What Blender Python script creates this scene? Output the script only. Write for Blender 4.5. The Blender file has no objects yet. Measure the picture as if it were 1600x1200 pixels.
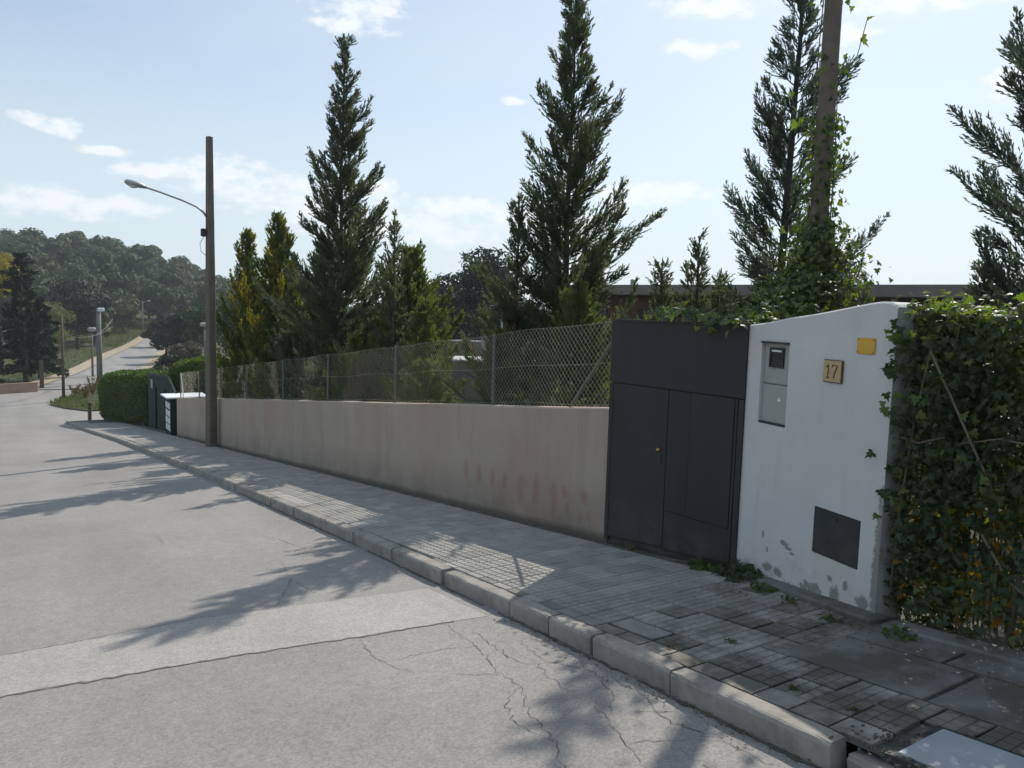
import bpy, math, random
import numpy as np
from mathutils import Matrix, Vector

S = bpy.context.scene
COL = S.collection

# ------------------------------------------------------------------ camera
CAMZ = 1.6
cam_d = bpy.data.cameras.new("camera")
cam = bpy.data.objects.new("camera", cam_d)
COL.objects.link(cam)
cam_d.sensor_width = 36.0
cam_d.lens = 27.0
cam_d.clip_start = 0.05
cam_d.clip_end = 3000
CR = (0.837925, -0.544986, 0.029535)
CU = (0.026684, 0.094956, 0.995124)
CB = (-0.545133, -0.833051, 0.094108)
m = Matrix.Identity(4)
for i in range(3):
    m[i][0], m[i][1], m[i][2] = CR[i], CU[i], CB[i]
m[2][3] = CAMZ
cam.matrix_world = m
S.camera = cam

# ------------------------------------------------------------------ sky and sun
SUN_AZ, SUN_EL = math.radians(59.5), math.radians(44)
w = bpy.data.worlds.new("World")
S.world = w
w.use_nodes = True
WN, WL = w.node_tree.nodes, w.node_tree.links
WN.clear()


def wmath(op, a, b=None, c=None):
    n = WN.new('ShaderNodeMath')
    n.operation = op
    for i, v in enumerate((a, b, c)):
        if v is None:
            continue
        if isinstance(v, (int, float)):
            n.inputs[i].default_value = v
        else:
            WL.new(v, n.inputs[i])
    return n.outputs[0]


sky = WN.new('ShaderNodeTexSky')
sky.sky_type = 'NISHITA'
sky.sun_disc = False
sky.sun_elevation = SUN_EL
sky.sun_rotation = SUN_AZ
sky.air_density = 1.0
sky.dust_density = 0.9
sky.ozone_density = 1.0
bg = WN.new('ShaderNodeBackground')
bg.inputs[1].default_value = 0.12
wo = WN.new('ShaderNodeOutputWorld')
tc = WN.new('ShaderNodeTexCoord')
sx = WN.new('ShaderNodeSeparateXYZ')
WL.new(tc.outputs['Generated'], sx.inputs[0])
az_ = wmath('ARCTAN2', sx.outputs[0], sx.outputs[1])
el_ = wmath('ARCSINE', sx.outputs[2])
CLOUDS = [(.215, .150, .055, .026), (.262, .143, .065, .026), (.30, .135, .05, .022), (.150, .148, .045, .010), (.377, .332, .050, .012), (.374, .352, .060, .016),
          (.055, .184, .022, .011), (.02, .19, .02, .008), (.414, .143, .030, .018), (.569, .259, .015, .005),
          (.800, .318, .036, .012), (.80, .362, .070, .014), (.029, .104, .09, .016), (.110, .106, .05, .012),
          (1.047, .345, .08, .018), (.97, .321, .03, .010), (1.138, .253, .03, .022), (.42, .10, .14, .02),
          (.33, .115, .10, .012), (.50, .13, .06, .012), (.62, .12, .08, .014), (.75, .15, .08, .014), (.10, .165, .03, .006), (-.25, .16, .12, .03), (-.6, .24, .10, .03), (1.5, .2, .15, .03), (2.0, .3, .1, .03), (2.8, .2, .2, .04), (-1.3, .18, .2, .04), (-2.2, .3, .15, .04)]
mx = None
for (a, e, aw, ew) in CLOUDS:
    da = wmath('DIVIDE', wmath('SUBTRACT', az_, a), aw)
    de = wmath('DIVIDE', wmath('SUBTRACT', el_, e), ew)
    r2 = wmath('ADD', wmath('MULTIPLY', da, da), wmath('MULTIPLY', de, de))
    v = wmath('SUBTRACT', 1.0, wmath('MINIMUM', r2, 3.0))
    mx = v if mx is None else wmath('MAXIMUM', mx, v)
nz = WN.new('ShaderNodeTexNoise')
nz.inputs['Scale'].default_value = 30
nz.inputs['Detail'].default_value = 9
nz.inputs['Roughness'].default_value = 0.62
mp = WN.new('ShaderNodeMapping')
mp.inputs['Scale'].default_value = (1, 1, 2.0)
WL.new(tc.outputs['Generated'], mp.inputs[0])
WL.new(mp.outputs[0], nz.inputs['Vector'])
dens = wmath('ADD', mx, wmath('MULTIPLY', wmath('SUBTRACT', nz.outputs[0], 0.5), 6.0))
cr_ = WN.new('ShaderNodeMapRange')
cr_.interpolation_type = 'SMOOTHSTEP'
cr_.inputs[1].default_value = -0.5
cr_.inputs[2].default_value = 1.3
cr_.inputs[4].default_value = 0.85
WL.new(dens, cr_.inputs[0])
# thin high veil
nz2 = WN.new('ShaderNodeTexNoise')
nz2.inputs['Scale'].default_value = 2.6
nz2.inputs['Detail'].default_value = 6
mp2 = WN.new('ShaderNodeMapping')
mp2.inputs['Scale'].default_value = (1, 1, 3.5)
WL.new(tc.outputs['Generated'], mp2.inputs[0])
WL.new(mp2.outputs[0], nz2.inputs['Vector'])
vr = WN.new('ShaderNodeMapRange')
vr.inputs[1].default_value = 0.35
vr.inputs[2].default_value = 0.75
vr.inputs[3].default_value = 0.30
vr.inputs[4].default_value = 0.60
WL.new(nz2.outputs[0], vr.inputs[0])
# humid air near the horizon
hz = WN.new('ShaderNodeMapRange')
hz.interpolation_type = 'SMOOTHSTEP'
hz.inputs[1].default_value = 0.0
hz.inputs[2].default_value = 0.5
hz.inputs[3].default_value = 0.85
hz.inputs[4].default_value = 0.0
WL.new(sx.outputs[2], hz.inputs[0])
veil = wmath('MAXIMUM', vr.outputs[0], hz.outputs[0])
vm = WN.new('ShaderNodeMix')
vm.data_type = 'RGBA'
WL.new(veil, vm.inputs[0])
WL.new(sky.outputs[0], vm.inputs[6])
vm.inputs[7].default_value = (5.6, 6.65, 7.2, 1)
cm = WN.new('ShaderNodeMix')
cm.data_type = 'RGBA'
WL.new(cr_.outputs[0], cm.inputs[0])
WL.new(vm.outputs[2], cm.inputs[6])
cm.inputs[7].default_value = (7.7, 7.9, 8.1, 1)
WL.new(cm.outputs[2], bg.inputs[0])
WL.new(bg.outputs[0], wo.inputs[0])

sun_d = bpy.data.lights.new("sun", 'SUN')
sun_d.energy = 4.0
sun_d.angle = math.radians(0.5)
sun_d.color = (1.0, 0.93, 0.84)
sun = bpy.data.objects.new("sun", sun_d)
COL.objects.link(sun)
sdir = Vector((math.sin(SUN_AZ) * math.cos(SUN_EL), math.cos(SUN_AZ) * math.cos(SUN_EL), math.sin(SUN_EL)))
sun.rotation_euler = sdir.to_track_quat('Z', 'Y').to_euler()
sun.location = (40, 25, 60)

S.view_settings.view_transform = 'Standard'
S.view_settings.look = 'None'
S.view_settings.exposure = 0.12
S.view_settings.gamma = 1.0
S.view_settings.use_curve_mapping = False
S.render.engine = 'CYCLES'
S.cycles.volume_bounces = 0
S.cycles.max_bounces = 8
S.cycles.transmission_bounces = 4
S.cycles.sample_clamp_indirect = 4

# ------------------------------------------------------------------ helpers
rng = np.random.default_rng(7)
random.seed(7)
SL = 0.108


def g(Y):
    Y0, Y1 = 34., 62.
    if Y <= Y0:
        return -SL * max(Y, -30)
    t = min(Y, Y1) - Y0
    return -SL * Y0 - SL * (t - t * t / (2 * (Y1 - Y0)))


HA = np.radians([-180, -60, -20, 0, 5, 9.5, 13, 15, 25, 60, 180.])
HV = np.array([3, 8, 15, 16.5, 16, 11.5, 4.5, 2, 2, 2, 2.])


def T(X, Y):
    r = math.hypot(X, Y)
    a = math.atan2(X, Y)
    t = min(max((r - 120) / 130, 0), 1)
    t = t * t * (3 - 2 * t)
    z = g(Y) + float(np.interp(a, HA, HV)) * t
    # levelled terrace in the plot beyond the conifers
    return z


def sm(a, b, x):
    t = min(max((x - a) / (b - a), 0), 1)
    return t * t * (3 - 2 * t)


class Geo:
    def __init__(s):
        s.V, s.F, s.M, s.n = [], [], [], 0

    def add(s, V, F, mi=0):
        V = np.asarray(V, dtype=np.float64).reshape(-1, 3)
        s.V.append(V)
        if isinstance(F, np.ndarray):
            s.F.append(F + s.n)
            s.M.append(np.full(len(F), mi))
        else:
            by = {}
            for f in F:
                by.setdefault(len(f), []).append(f)
            for k, fs in by.items():
                s.F.append(np.array(fs, dtype=np.int64) + s.n)
                s.M.append(np.full(len(fs), mi))
        s.n += len(V)
        return s

    def box(s, c, d, rz=0, mi=0, rot=None):
        hx, hy, hz_ = d[0] / 2, d[1] / 2, d[2] / 2
        V = np.array([[x, y, z] for z in (-hz_, hz_) for y in (-hy, hy) for x in (-hx, hx)])
        if rot is not None:
            V = V @ np.array(rot).T
        if rz:
            cc, ss = math.cos(rz), math.sin(rz)
            V = V @ np.array([[cc, ss, 0], [-ss, cc, 0], [0, 0, 1]])
        return s.add(V + np.array(c), [(0, 2, 3, 1), (4, 5, 7, 6), (0, 1, 5, 4), (2, 6, 7, 3), (0, 4, 6, 2), (1, 3, 7, 5)], mi)

    def cbox(s, c, d, b=0.004, rz=0, mi=0):
        # box with chamfered vertical and top edges (outline chamfered in plan, top inset)
        hx, hy, hz_ = d[0] / 2, d[1] / 2, d[2] / 2
        def ring(hx, hy, b, z):
            return [(-hx + b, -hy, z), (hx - b, -hy, z), (hx, -hy + b, z), (hx, hy - b, z), (hx - b, hy, z), (-hx + b, hy, z), (-hx, hy - b, z), (-hx, -hy + b, z)]
        V = ring(hx - b, hy - b, b, -hz_) + ring(hx, hy, b, -hz_ + b) + ring(hx, hy, b, hz_ - b) + ring(hx - b, hy - b, b, hz_)
        F = [tuple(range(7, -1, -1)), tuple(range(24, 32))]
        for k in range(3):
            for i in range(8):
                j = (i + 1) % 8
                F.append((k * 8 + i, k * 8 + j, k * 8 + 8 + j, k * 8 + 8 + i))
        V = np.array(V)
        if rz:
            cc, ss = math.cos(rz), math.sin(rz)
            V = V @ np.array([[cc, ss, 0], [-ss, cc, 0], [0, 0, 1]])
        return s.add(V + np.array(c), F, mi)

    def tube(s, P, R, n=8, mi=0, caps=True):
        P = np.asarray(P, float)
        R = np.full(len(P), R) if np.isscalar(R) else np.asarray(R)
        Tn = np.gradient(P, axis=0)
        Tn /= np.linalg.norm(Tn, axis=1)[:, None] + 1e-9
        ref = np.array([0, 0, 1.]) if abs(Tn[0][2]) < .9 else np.array([1., 0, 0])
        A = np.cross(Tn, ref)
        A /= np.linalg.norm(A, axis=1)[:, None] + 1e-9
        B = np.cross(Tn, A)
        th = np.arange(n) * 2 * math.pi / n
        V = P[:, None, :] + R[:, None, None] * (np.cos(th)[None, :, None] * A[:, None, :] + np.sin(th)[None, :, None] * B[:, None, :])
        K = len(P)
        F = []
        for k in range(K - 1):
            for i in range(n):
                j = (i + 1) % n
                F.append((k * n + i, k * n + j, (k + 1) * n + j, (k + 1) * n + i))
        if caps:
            F.append(tuple(range(n - 1, -1, -1)))
            F.append(tuple((K - 1) * n + i for i in range(n)))
        return s.add(V.reshape(-1, 3), F, mi)

    def quads(s, V4, mi=0):
        V4 = np.asarray(V4)
        n = len(V4)
        k = V4.shape[1]
        return s.add(V4.reshape(-1, 3), np.arange(n * k).reshape(n, k), mi)

    def mesh(s, name, mats, smooth=False):
        me = bpy.data.meshes.new(name)
        V = np.concatenate(s.V)
        me.vertices.add(len(V))
        me.vertices.foreach_set('co', V.astype(np.float32).ravel())
        loops = np.concatenate([f.ravel() for f in s.F])
        tot = np.concatenate([np.full(len(f), f.shape[1]) for f in s.F])
        start = np.concatenate([[0], np.cumsum(tot)[:-1]])
        me.loops.add(len(loops))
        me.loops.foreach_set('vertex_index', loops.astype(np.int32))
        me.polygons.add(len(tot))
        me.polygons.foreach_set('loop_start', start.astype(np.int32))
        me.polygons.foreach_set('loop_total', tot.astype(np.int32))
        me.polygons.foreach_set('material_index', np.concatenate(s.M).astype(np.int32))
        me.polygons.foreach_set('use_smooth', np.full(len(tot), smooth))
        for mt in (mats if isinstance(mats, (list, tuple)) else [mats]):
            me.materials.append(mt)
        me.update(calc_edges=True)
        me.validate()
        return me

    def build(s, name, mats, parent=None, smooth=False, loc=None, rz=0, kind=None, label=None):
        return link(name, s.mesh(name, mats, smooth), parent, loc, rz, kind, label)


def link(name, me, parent=None, loc=None, rz=0, kind=None, label=None):
    o = bpy.data.objects.new(name, me)
    COL.objects.link(o)
    if parent is not None:
        o.parent = parent
    if loc is not None:
        o.location = loc
    if rz:
        o.rotation_euler.z = rz
    if kind:
        o['kind'] = kind
    if label:
        o['label'] = label
    return o


def thing(name, label, cat, loc=(0, 0, 0), rz=0, group=None):
    o = bpy.data.objects.new(name, None)
    COL.objects.link(o)
    o.empty_display_size = .2
    o.location = loc
    o.rotation_euler.z = rz
    return tag(o, label, cat, group)


def tag(o, label, cat, group=None, kind=None):
    o['label'] = label
    o['category'] = cat
    if group:
        o['group'] = group
    if kind:
        o['kind'] = kind
    return o


# ------------------------------------------------------------------ materials
def mat(name):
    mt = bpy.data.materials.new(name)
    mt.use_nodes = True
    nt = mt.node_tree
    nt.nodes.clear()
    out = nt.nodes.new('ShaderNodeOutputMaterial')
    b = nt.nodes.new('ShaderNodeBsdfPrincipled')
    nt.links.new(b.outputs[0], out.inputs[0])
    return mt, nt, b, out


class NT:
    """short-hand node maker"""
    def __init__(s, nt):
        s.nt = nt
        s.co = None

    def n(s, t, **k):
        n = s.nt.nodes.new(t)
        for a, v in k.items():
            setattr(n, a, v)
        return n

    def l(s, a, b):
        s.nt.links.new(a, b)

    def coord(s):
        if s.co is None:
            s.co = s.n('ShaderNodeTexCoord').outputs['Object']
        return s.co

    def noise(s, scale, detail=4, rough=.55, sc3=None, vec=None):
        n = s.n('ShaderNodeTexNoise')
        n.inputs['Scale'].default_value = scale
        n.inputs['Detail'].default_value = detail
        n.inputs['Roughness'].default_value = rough
        v = vec or s.coord()
        if sc3:
            mp = s.n('ShaderNodeMapping')
            mp.inputs['Scale'].default_value = sc3
            s.l(v, mp.inputs[0])
            v = mp.outputs[0]
        s.l(v, n.inputs['Vector'])
        return n.outputs[0]

    def rng(s, v, a, b, c=0., d=1.):
        n = s.n('ShaderNodeMapRange')
        for i, x in enumerate((a, b, c, d)):
            n.inputs[i + 1].default_value = x
        s.l(v, n.inputs[0])
        return n.outputs[0]

    def math(s, op, a, b=None):
        n = s.n('ShaderNodeMath', operation=op)
        for i, v in enumerate((a, b)):
            if v is None:
                continue
            if isinstance(v, (int, float)):
                n.inputs[i].default_value = v
            else:
                s.l(v, n.inputs[i])
        return n.outputs[0]

    def mix(s, f, a, b):
        n = s.n('ShaderNodeMix', data_type='RGBA')
        for i, v in ((0, f), (6, a), (7, b)):
            if isinstance(v, (int, float)):
                n.inputs[i].default_value = v
            elif isinstance(v, tuple):
                n.inputs[i].default_value = (*v, 1) if len(v) == 3 else v
            else:
                s.l(v, n.inputs[i])
        return n.outputs[2]

    def bump(s, h, strength, dist=.01, b=None):
        n = s.n('ShaderNodeBump')
        n.inputs['Strength'].default_value = strength
        n.inputs['Distance'].default_value = dist
        s.l(h, n.inputs['Height'])
        if b is not None:
            s.l(n.outputs[0], b.inputs['Normal'])
        return n.outputs[0]


def simple(name, col, rough=.7, var=.15, scale=8, metal=0, bump=.2, bscale=60, bd=.004, dirt=None, dscale=1.5, damt=.5):
    mt, nt, b, o = mat(name)
    N = NT(nt)
    d = tuple(c * (1 - var) for c in col)
    u = tuple(min(1, c * (1 + var)) for c in col)
    c = N.mix(N.rng(N.noise(scale, 6, .6), .3, .7), d, u)
    if dirt:
        c = N.mix(N.rng(N.noise(dscale, 7, .65), .48, .72, 0, damt), c, dirt)
    N.l(c, b.inputs['Base Color'])
    b.inputs['Roughness'].default_value = rough
    b.inputs['Metallic'].default_value = metal
    if bump:
        N.bump(N.noise(bscale, 4, .6), bump, bd, b)
    return mt


def leafmat(name, cols, trans=.3, rough=.55, tcol=None, spec=.3):
    """cols: ramp of leaf colours picked per leaf; translucent so back-lit leaves glow"""
    mt, nt, b, o = mat(name)
    N = NT(nt)
    geo = N.n('ShaderNodeNewGeometry')
    ri = geo.outputs['Random Per Island']
    big = N.noise(1.3, 3, .6)
    f = N.math('ADD', N.math('MULTIPLY', ri, .55), N.math('MULTIPLY', N.rng(big, .3, .7), .45))
    r = N.n('ShaderNodeValToRGB')
    r.color_ramp.elements.remove(r.color_ramp.elements[1])
    for i, c in enumerate(cols):
        p = i / (len(cols) - 1)
        e = r.color_ramp.elements[0] if i == 0 else r.color_ramp.elements.new(p)
        e.position = p
        e.color = (*c, 1)
    N.l(f, r.inputs[0])
    N.l(r.outputs[0], b.inputs['Base Color'])
    b.inputs['Roughness'].default_value = rough
    b.inputs['Specular IOR Level'].default_value = spec
    t = N.n('ShaderNodeBsdfTranslucent')
    tcl = N.mix(1.0, r.outputs[0], (1, 1, 1))
    mm = N.n('ShaderNodeMix', data_type='RGBA', blend_type='MULTIPLY')
    mm.inputs[0].default_value = 1
    N.l(r.outputs[0], mm.inputs[6])
    mm.inputs[7].default_value = (*(tcol or (1.6, 1.7, .7)), 1)
    N.l(mm.outputs[2], t.inputs[0])
    ms = N.n('ShaderNodeMixShader')
    ms.inputs[0].default_value = trans
    N.l(b.outputs[0], ms.inputs[1])
    N.l(t.outputs[0], ms.inputs[2])
    N.l(ms.outputs[0], o.inputs[0])
    return mt


def asphalt(name, base=.19, tint=(1.0, .985, .95), lighter=0):
    mt, nt, b, o = mat(name)
    N = NT(nt)
    co = N.coord()
    vo = N.n('ShaderNodeTexVoronoi')
    vo.inputs['Scale'].default_value = 95
    N.l(co, vo.inputs['Vector'])
    sv = N.n('ShaderNodeSeparateXYZ')
    N.l(vo.outputs['Color'], sv.inputs[0])
    stone = N.rng(sv.outputs[0], 0, 1, .84, 1.19)
    fine = N.rng(N.noise(260, 2, .5), .3, .7, .86, 1.14)
    mid = N.rng(N.noise(9, 5, .6), .3, .7, .93, 1.07)
    big = N.rng(N.noise(.55, 5, .6), .3, .7, .90, 1.09)
    lane = N.rng(N.noise(.35, 3, .5, (2.2, .12, 1)), .35, .65, .90, 1.08)
    v = N.math('MULTIPLY', N.math('MULTIPLY', stone, fine), N.math('MULTIPLY', mid, N.math('MULTIPLY', big, lane)))
    v = N.math('MULTIPLY', v, base)
    cc = N.n('ShaderNodeCombineXYZ')
    for i in range(3):
        N.l(N.math('MULTIPLY', v, tint[i]), cc.inputs[i])
    spot = N.rng(N.noise(2.2, 6, .7), .62, .75, 0, .35)
    c = N.mix(spot, cc.outputs[0], tuple(base * .62 * t for t in tint))
    N.l(c, b.inputs['Base Color'])
    b.inputs['Roughness'].default_value = .86
    b.inputs['Specular IOR Level'].default_value = .35
    h = N.math('ADD', N.math('MULTIPLY', vo.outputs['Distance'], -.7), N.math('MULTIPLY', N.noise(140, 3), .5))
    N.bump(h, .32, .005, b)
    return mt


M = {}
M['asphalt'] = asphalt('asphalt', .25, (1.0, .955, .905))
M['patch'] = asphalt('patch_asphalt', .325, (1.0, .95, .885))
M['far_asphalt'] = asphalt('far_asphalt', .26, (1, .98, .95))
M['crack'] = simple('crack_dark', (.06, .056, .05), .95, .2, 30)
M['seam'] = simple('seam_tar', (.13, .123, .113), .9, .35, 14)
M['kerb'] = simple('kerb_concrete', (.285, .265, .235), .85, .22, 5, bump=.5, bscale=70, bd=.006, dirt=(.09, .085, .075), dscale=3, damt=.7)
M['mortar'] = simple('dirty_mortar', (.11, .105, .09), .95, .4, 7, bump=.8, bscale=50, bd=.01, dirt=(.04, .04, .03), dscale=4, damt=.7)


def tilemat(name, col, dirty=0.0, scale=1.0):
    mt, nt, b, o = mat(name)
    N = NT(nt)
    pos = N.n('ShaderNodeNewGeometry').outputs['Position']
    sp_ = N.n('ShaderNodeSeparateXYZ')
    N.l(pos, sp_.inputs[0])
    oi = N.n('ShaderNodeObjectInfo').outputs['Random']
    c = N.mix(N.rng(N.noise(7, 5, .6, vec=pos), .3, .7), tuple(v * .86 for v in col), tuple(v * 1.12 for v in col))
    c = N.mix(N.math('MULTIPLY', oi, .22), c, tuple(v * .6 for v in col))
    # trodden dirt and moss, heavy where the pavement stays damp near the pillar and kerb end
    near = N.rng(sp_.outputs[1], 2.2, 4.4, 1, 0)
    d1 = N.rng(N.noise(2.6, 7, .68, vec=pos), .40, .60)
    d = N.math('MULTIPLY', d1, N.math('ADD', N.math('MULTIPLY', near, .8), .12 + dirty))
    d = N.math('MINIMUM', d, .93)
    c = N.mix(d, c, (.085, .078, .062))
    m2 = N.math('MULTIPLY', N.rng(N.noise(5.5, 6, .7, vec=pos), .56, .70), N.math('ADD', N.math('MULTIPLY', near, .5), .05))
    c = N.mix(m2, c, (.045, .047, .03))
    N.l(c, b.inputs['Base Color'])
    b.inputs['Roughness'].default_value = .85
    h = N.math('ADD', N.noise(90, 4, .6, vec=pos), N.math('MULTIPLY', N.noise(12, 4, .6, vec=pos), 1.5))
    N.bump(h, .4, .004, b)
    return mt


TILE = [tilemat('tile_a', (.35, .332, .305)), tilemat('tile_b', (.38, .362, .335)), tilemat('tile_c', (.31, .295, .275)), tilemat('tile_d', (.20, .19, .17), .35), tilemat('tile_e', (.24, .225, .2), .25)]
M['slab'] = tilemat('concrete_slab', (.19, .185, .175), .15)
M['cover'] = simple('cover_concrete', (.33, .36, .38), .6, .12, 6, bump=.2, dirt=(.2, .2, .19), dscale=2)
M['black_iron'] = simple('black_iron', (.03, .03, .03), .6, .3, 20)
M['steel'] = simple('galvanised_steel', (.38, .39, .39), .45, .2, 12, metal=.6)
M['wire'] = simple('galvanised_wire', (.34, .33, .28), .5, .2, 12, metal=.35, bump=0)
M['gate'] = None
M['post_conc'] = simple('pole_concrete', (.15, .125, .098), .88, .22, 3, bump=.4, bscale=40, bd=.006)
M['grey_pole'] = simple('pale_grey_pole', (.19, .19, .18), .8, .15, 3)
M['rust_pole'] = simple('brown_pole', (.10, .075, .055), .85, .25, 5)
M['fence_post'] = simple('weathered_fence_post', (.14, .14, .125), .7, .2, 9)
M['lamp_body'] = simple('lamp_aluminium', (.42, .43, .44), .35, .1, 9, metal=.5)
M['black_plastic'] = simple('black_plastic', (.02, .021, .022), .5, .2, 9)
M['white_metal'] = simple('white_metal', (.72, .74, .76), .5, .06, 5, bump=.05)
M['meter'] = simple('meter_door_grey', (.36, .355, .33), .6, .1, 4, bump=.1, dirt=(.22, .21, .18), dscale=4)
M['niche'] = simple('niche_shadow_plaster', (.3, .29, .27), .9, .25, 8)
M['yellow'] = simple('yellow_plate', (.62, .36, .035), .55, .1, 9, bump=.05)
M['plaque'] = simple('glazed_tile', (.47, .34, .17), .35, .14, 22, bump=.08)
M['plaque_ink'] = simple('brown_glaze', (.085, .04, .03), .4, .2, 22, bump=0)
M['glass_dark'] = simple('dark_glass', (.03, .035, .03), .12, .3, 9, bump=0)
M['darkgreen'] = simple('dark_green_sheet', (.006, .02, .014), .85, .2, 3, bump=.15)
M['brass'] = simple('brass', (.55, .4, .15), .35, .1, 9, metal=.8)
M['pinkwall'] = simple('pink_render', (.34, .23, .17), .9, .12, 2, bump=.2)
M['pale_conc'] = simple('pale_concrete', (.42, .42, .40), .85, .12, 2)
M['sign_back'] = simple('sign_back_grey', (.30, .31, .32), .55, .08, 3, bump=.05)
M['old_wall'] = simple('weathered_garden_wall', (.13, .125, .11), .95, .3, 2, dirt=(.05, .05, .035), dscale=1, damt=.8)
M['fascia'] = simple('roof_fascia', (.19, .165, .15), .8, .12, 2)
M['brickwall'] = simple('brown_wall', (.12, .055, .04), .9, .25, 5)
M['bark'] = simple('bark', (.075, .058, .045), .95, .35, 9, bump=.8, bscale=25, bd=.02)
M['bark_dark'] = simple('bark_dark', (.05, .042, .035), .95, .35, 9, bump=.8, bscale=25, bd=.02)
M['woodpole'] = simple('weathered_wood_pole', (.16, .125, .10), .9, .25, 6, bump=.7, bscale=22, bd=.01)
M['stalk'] = simple('ivy_stem', (.14, .115, .085), .9, .3, 20)
M['cane'] = simple('cane_screen', (.12, .085, .05), .9, .4, 30)

M['cyp'] = leafmat('cypress_leaf', [(.055, .068, .05), (.08, .098, .068), (.105, .125, .083), (.14, .15, .095)], .48, .6, (1.4, 1.5, .9))
M['cyp_blue'] = leafmat('bluish_cypress_leaf', [(.055, .07, .06), (.08, .098, .082), (.10, .122, .1), (.12, .14, .115)], .45, .6, (1.3, 1.4, 1.0))
M['cyp_yel'] = leafmat('golden_cypress_leaf', [(.03, .05, .014), (.05, .085, .02), (.11, .14, .025), (.26, .22, .03)], .34, .6)
M['cyp_gold'] = leafmat('golden_tip', [(.16, .16, .03), (.3, .25, .03), (.38, .26, .03)], .4, .6)
M['cyp_light'] = leafmat('light_cypress_leaf', [(.055, .08, .03), (.085, .115, .042), (.12, .145, .055), (.16, .17, .07)], .4, .6)
M['cyp_brown'] = leafmat('browning_leaf', [(.10, .055, .025), (.14, .075, .03), (.09, .08, .03)], .3, .7)
M['ivy'] = leafmat('ivy_leaf', [(.018, .03, .012), (.027, .044, .016), (.042, .062, .022), (.062, .082, .028)], .34, .42, (2.0, 2.0, .7), .4)
M['ivy_light'] = leafmat('young_ivy_leaf', [(.06, .095, .024), (.095, .135, .032), (.15, .18, .05)], .45, .42, (1.9, 2.0, .6), .5)
M['ivy_dry'] = leafmat('dry_ivy_leaf', [(.16, .08, .025), (.24, .14, .03), (.16, .16, .03)], .5, .6, (2.4, 2.2, .6))
M['pine'] = leafmat('pine_crown', [(.026, .048, .02), (.044, .074, .028), (.07, .10, .038)], .2, .7, (1.2, 1.3, .8))
M['pine_pale'] = leafmat('pale_pine_crown', [(.05, .075, .03), (.075, .10, .042), (.10, .12, .052)], .15, .7, (1.2, 1.3, .8))
M['pine_dark'] = leafmat('dark_pine_crown', [(.012, .022, .014), (.02, .034, .02), (.032, .048, .026)], .1, .7, (1.2, 1.3, .8))
M['scrub'] = leafmat('brown_scrub', [(.09, .08, .05), (.12, .105, .065), (.15, .13, .09)], .15, .8, (1.1, 1.1, .8))
M['autumn'] = leafmat('autumn_leaf', [(.14, .14, .03), (.24, .2, .035), (.3, .22, .04)], .35, .6)
M['boxhedge'] = leafmat('box_hedge_leaf', [(.03, .055, .014), (.05, .09, .02), (.085, .13, .026), (.14, .19, .035)], .32, .5)
M['grass'] = leafmat('grass_blade', [(.05, .085, .022), (.09, .12, .035), (.16, .16, .06)], .3, .7)
M['weed'] = leafmat('weed_leaf', [(.03, .06, .014), (.06, .10, .02), (.11, .14, .03)], .35, .5)
M['litter'] = leafmat('dead_leaf', [(.09, .06, .035), (.16, .11, .06), (.22, .17, .1)], .1, .8)


def mk_terrain():
    mt, nt, b, o = mat('terrain')
    N = NT(nt)
    c = N.mix(N.rng(N.noise(.25, 6, .65), .35, .65), (.035, .048, .018), (.085, .085, .038))
    c = N.mix(N.rng(N.noise(.06, 4, .6), .55, .75), c, (.14, .12, .07))
    c = N.mix(N.rng(N.noise(6, 5, .7), .3, .75, 0, .5), c, (.04, .045, .02))
    N.l(c, b.inputs['Base Color'])
    b.inputs['Roughness'].default_value = .95
    N.bump(N.noise(5, 6, .7), .8, .15, b)
    return mt


M['terrain'] = mk_terrain()


def mk_gate():
    mt, nt, b, o = mat('charcoal_gate_sheet')
    N = NT(nt)
    c = N.mix(N.rng(N.noise(1.2, 5, .6, (1, 1, .25)), .35, .7), (.028, .028, .027), (.040, .040, .038))
    c = N.mix(N.rng(N.noise(4, 5, .7, (1, 8, .6)), .58, .75, 0, .5), c, (.045, .045, .043))
    gz = N.n('ShaderNodeSeparateXYZ')
    N.l(N.coord(), gz.inputs[0])
    dust = N.math('MULTIPLY', N.rng(gz.outputs[2], .0, .5, .75, 0), N.rng(N.noise(6, 6, .7), .35, .65))
    c = N.mix(dust, c, (.10, .092, .08))
    rust = N.rng(N.noise(11, 6, .75, (1, 1, .5)), .66, .72, 0, .7)
    c = N.mix(rust, c, (.07, .045, .03))
    N.l(c, b.inputs['Base Color'])
    b.inputs['Specular IOR Level'].default_value = .3
    b.inputs['Roughness'].default_value = .6
    wv = N.n('ShaderNodeTexWave', wave_type='BANDS', bands_direction='Y')
    wv.inputs['Scale'].default_value = 7
    wv.inputs['Distortion'].default_value = .0
    N.l(N.coord(), wv.inputs['Vector'])
    N.bump(wv.outputs['Fac'], .25, .003, b)
    return mt


M['gate'] = mk_gate()


def ell(N, sep, a, b_, ca, cb, ra, rb):
    da = N.math('DIVIDE', N.math('SUBTRACT', sep[a], ca), ra)
    db = N.math('DIVIDE', N.math('SUBTRACT', sep[b_], cb), rb)
    r2 = N.math('ADD', N.math('MULTIPLY', da, da), N.math('MULTIPLY', db, db))
    return N.math('SUBTRACT', 1.0, N.math('MINIMUM', r2, 2.0))


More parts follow.
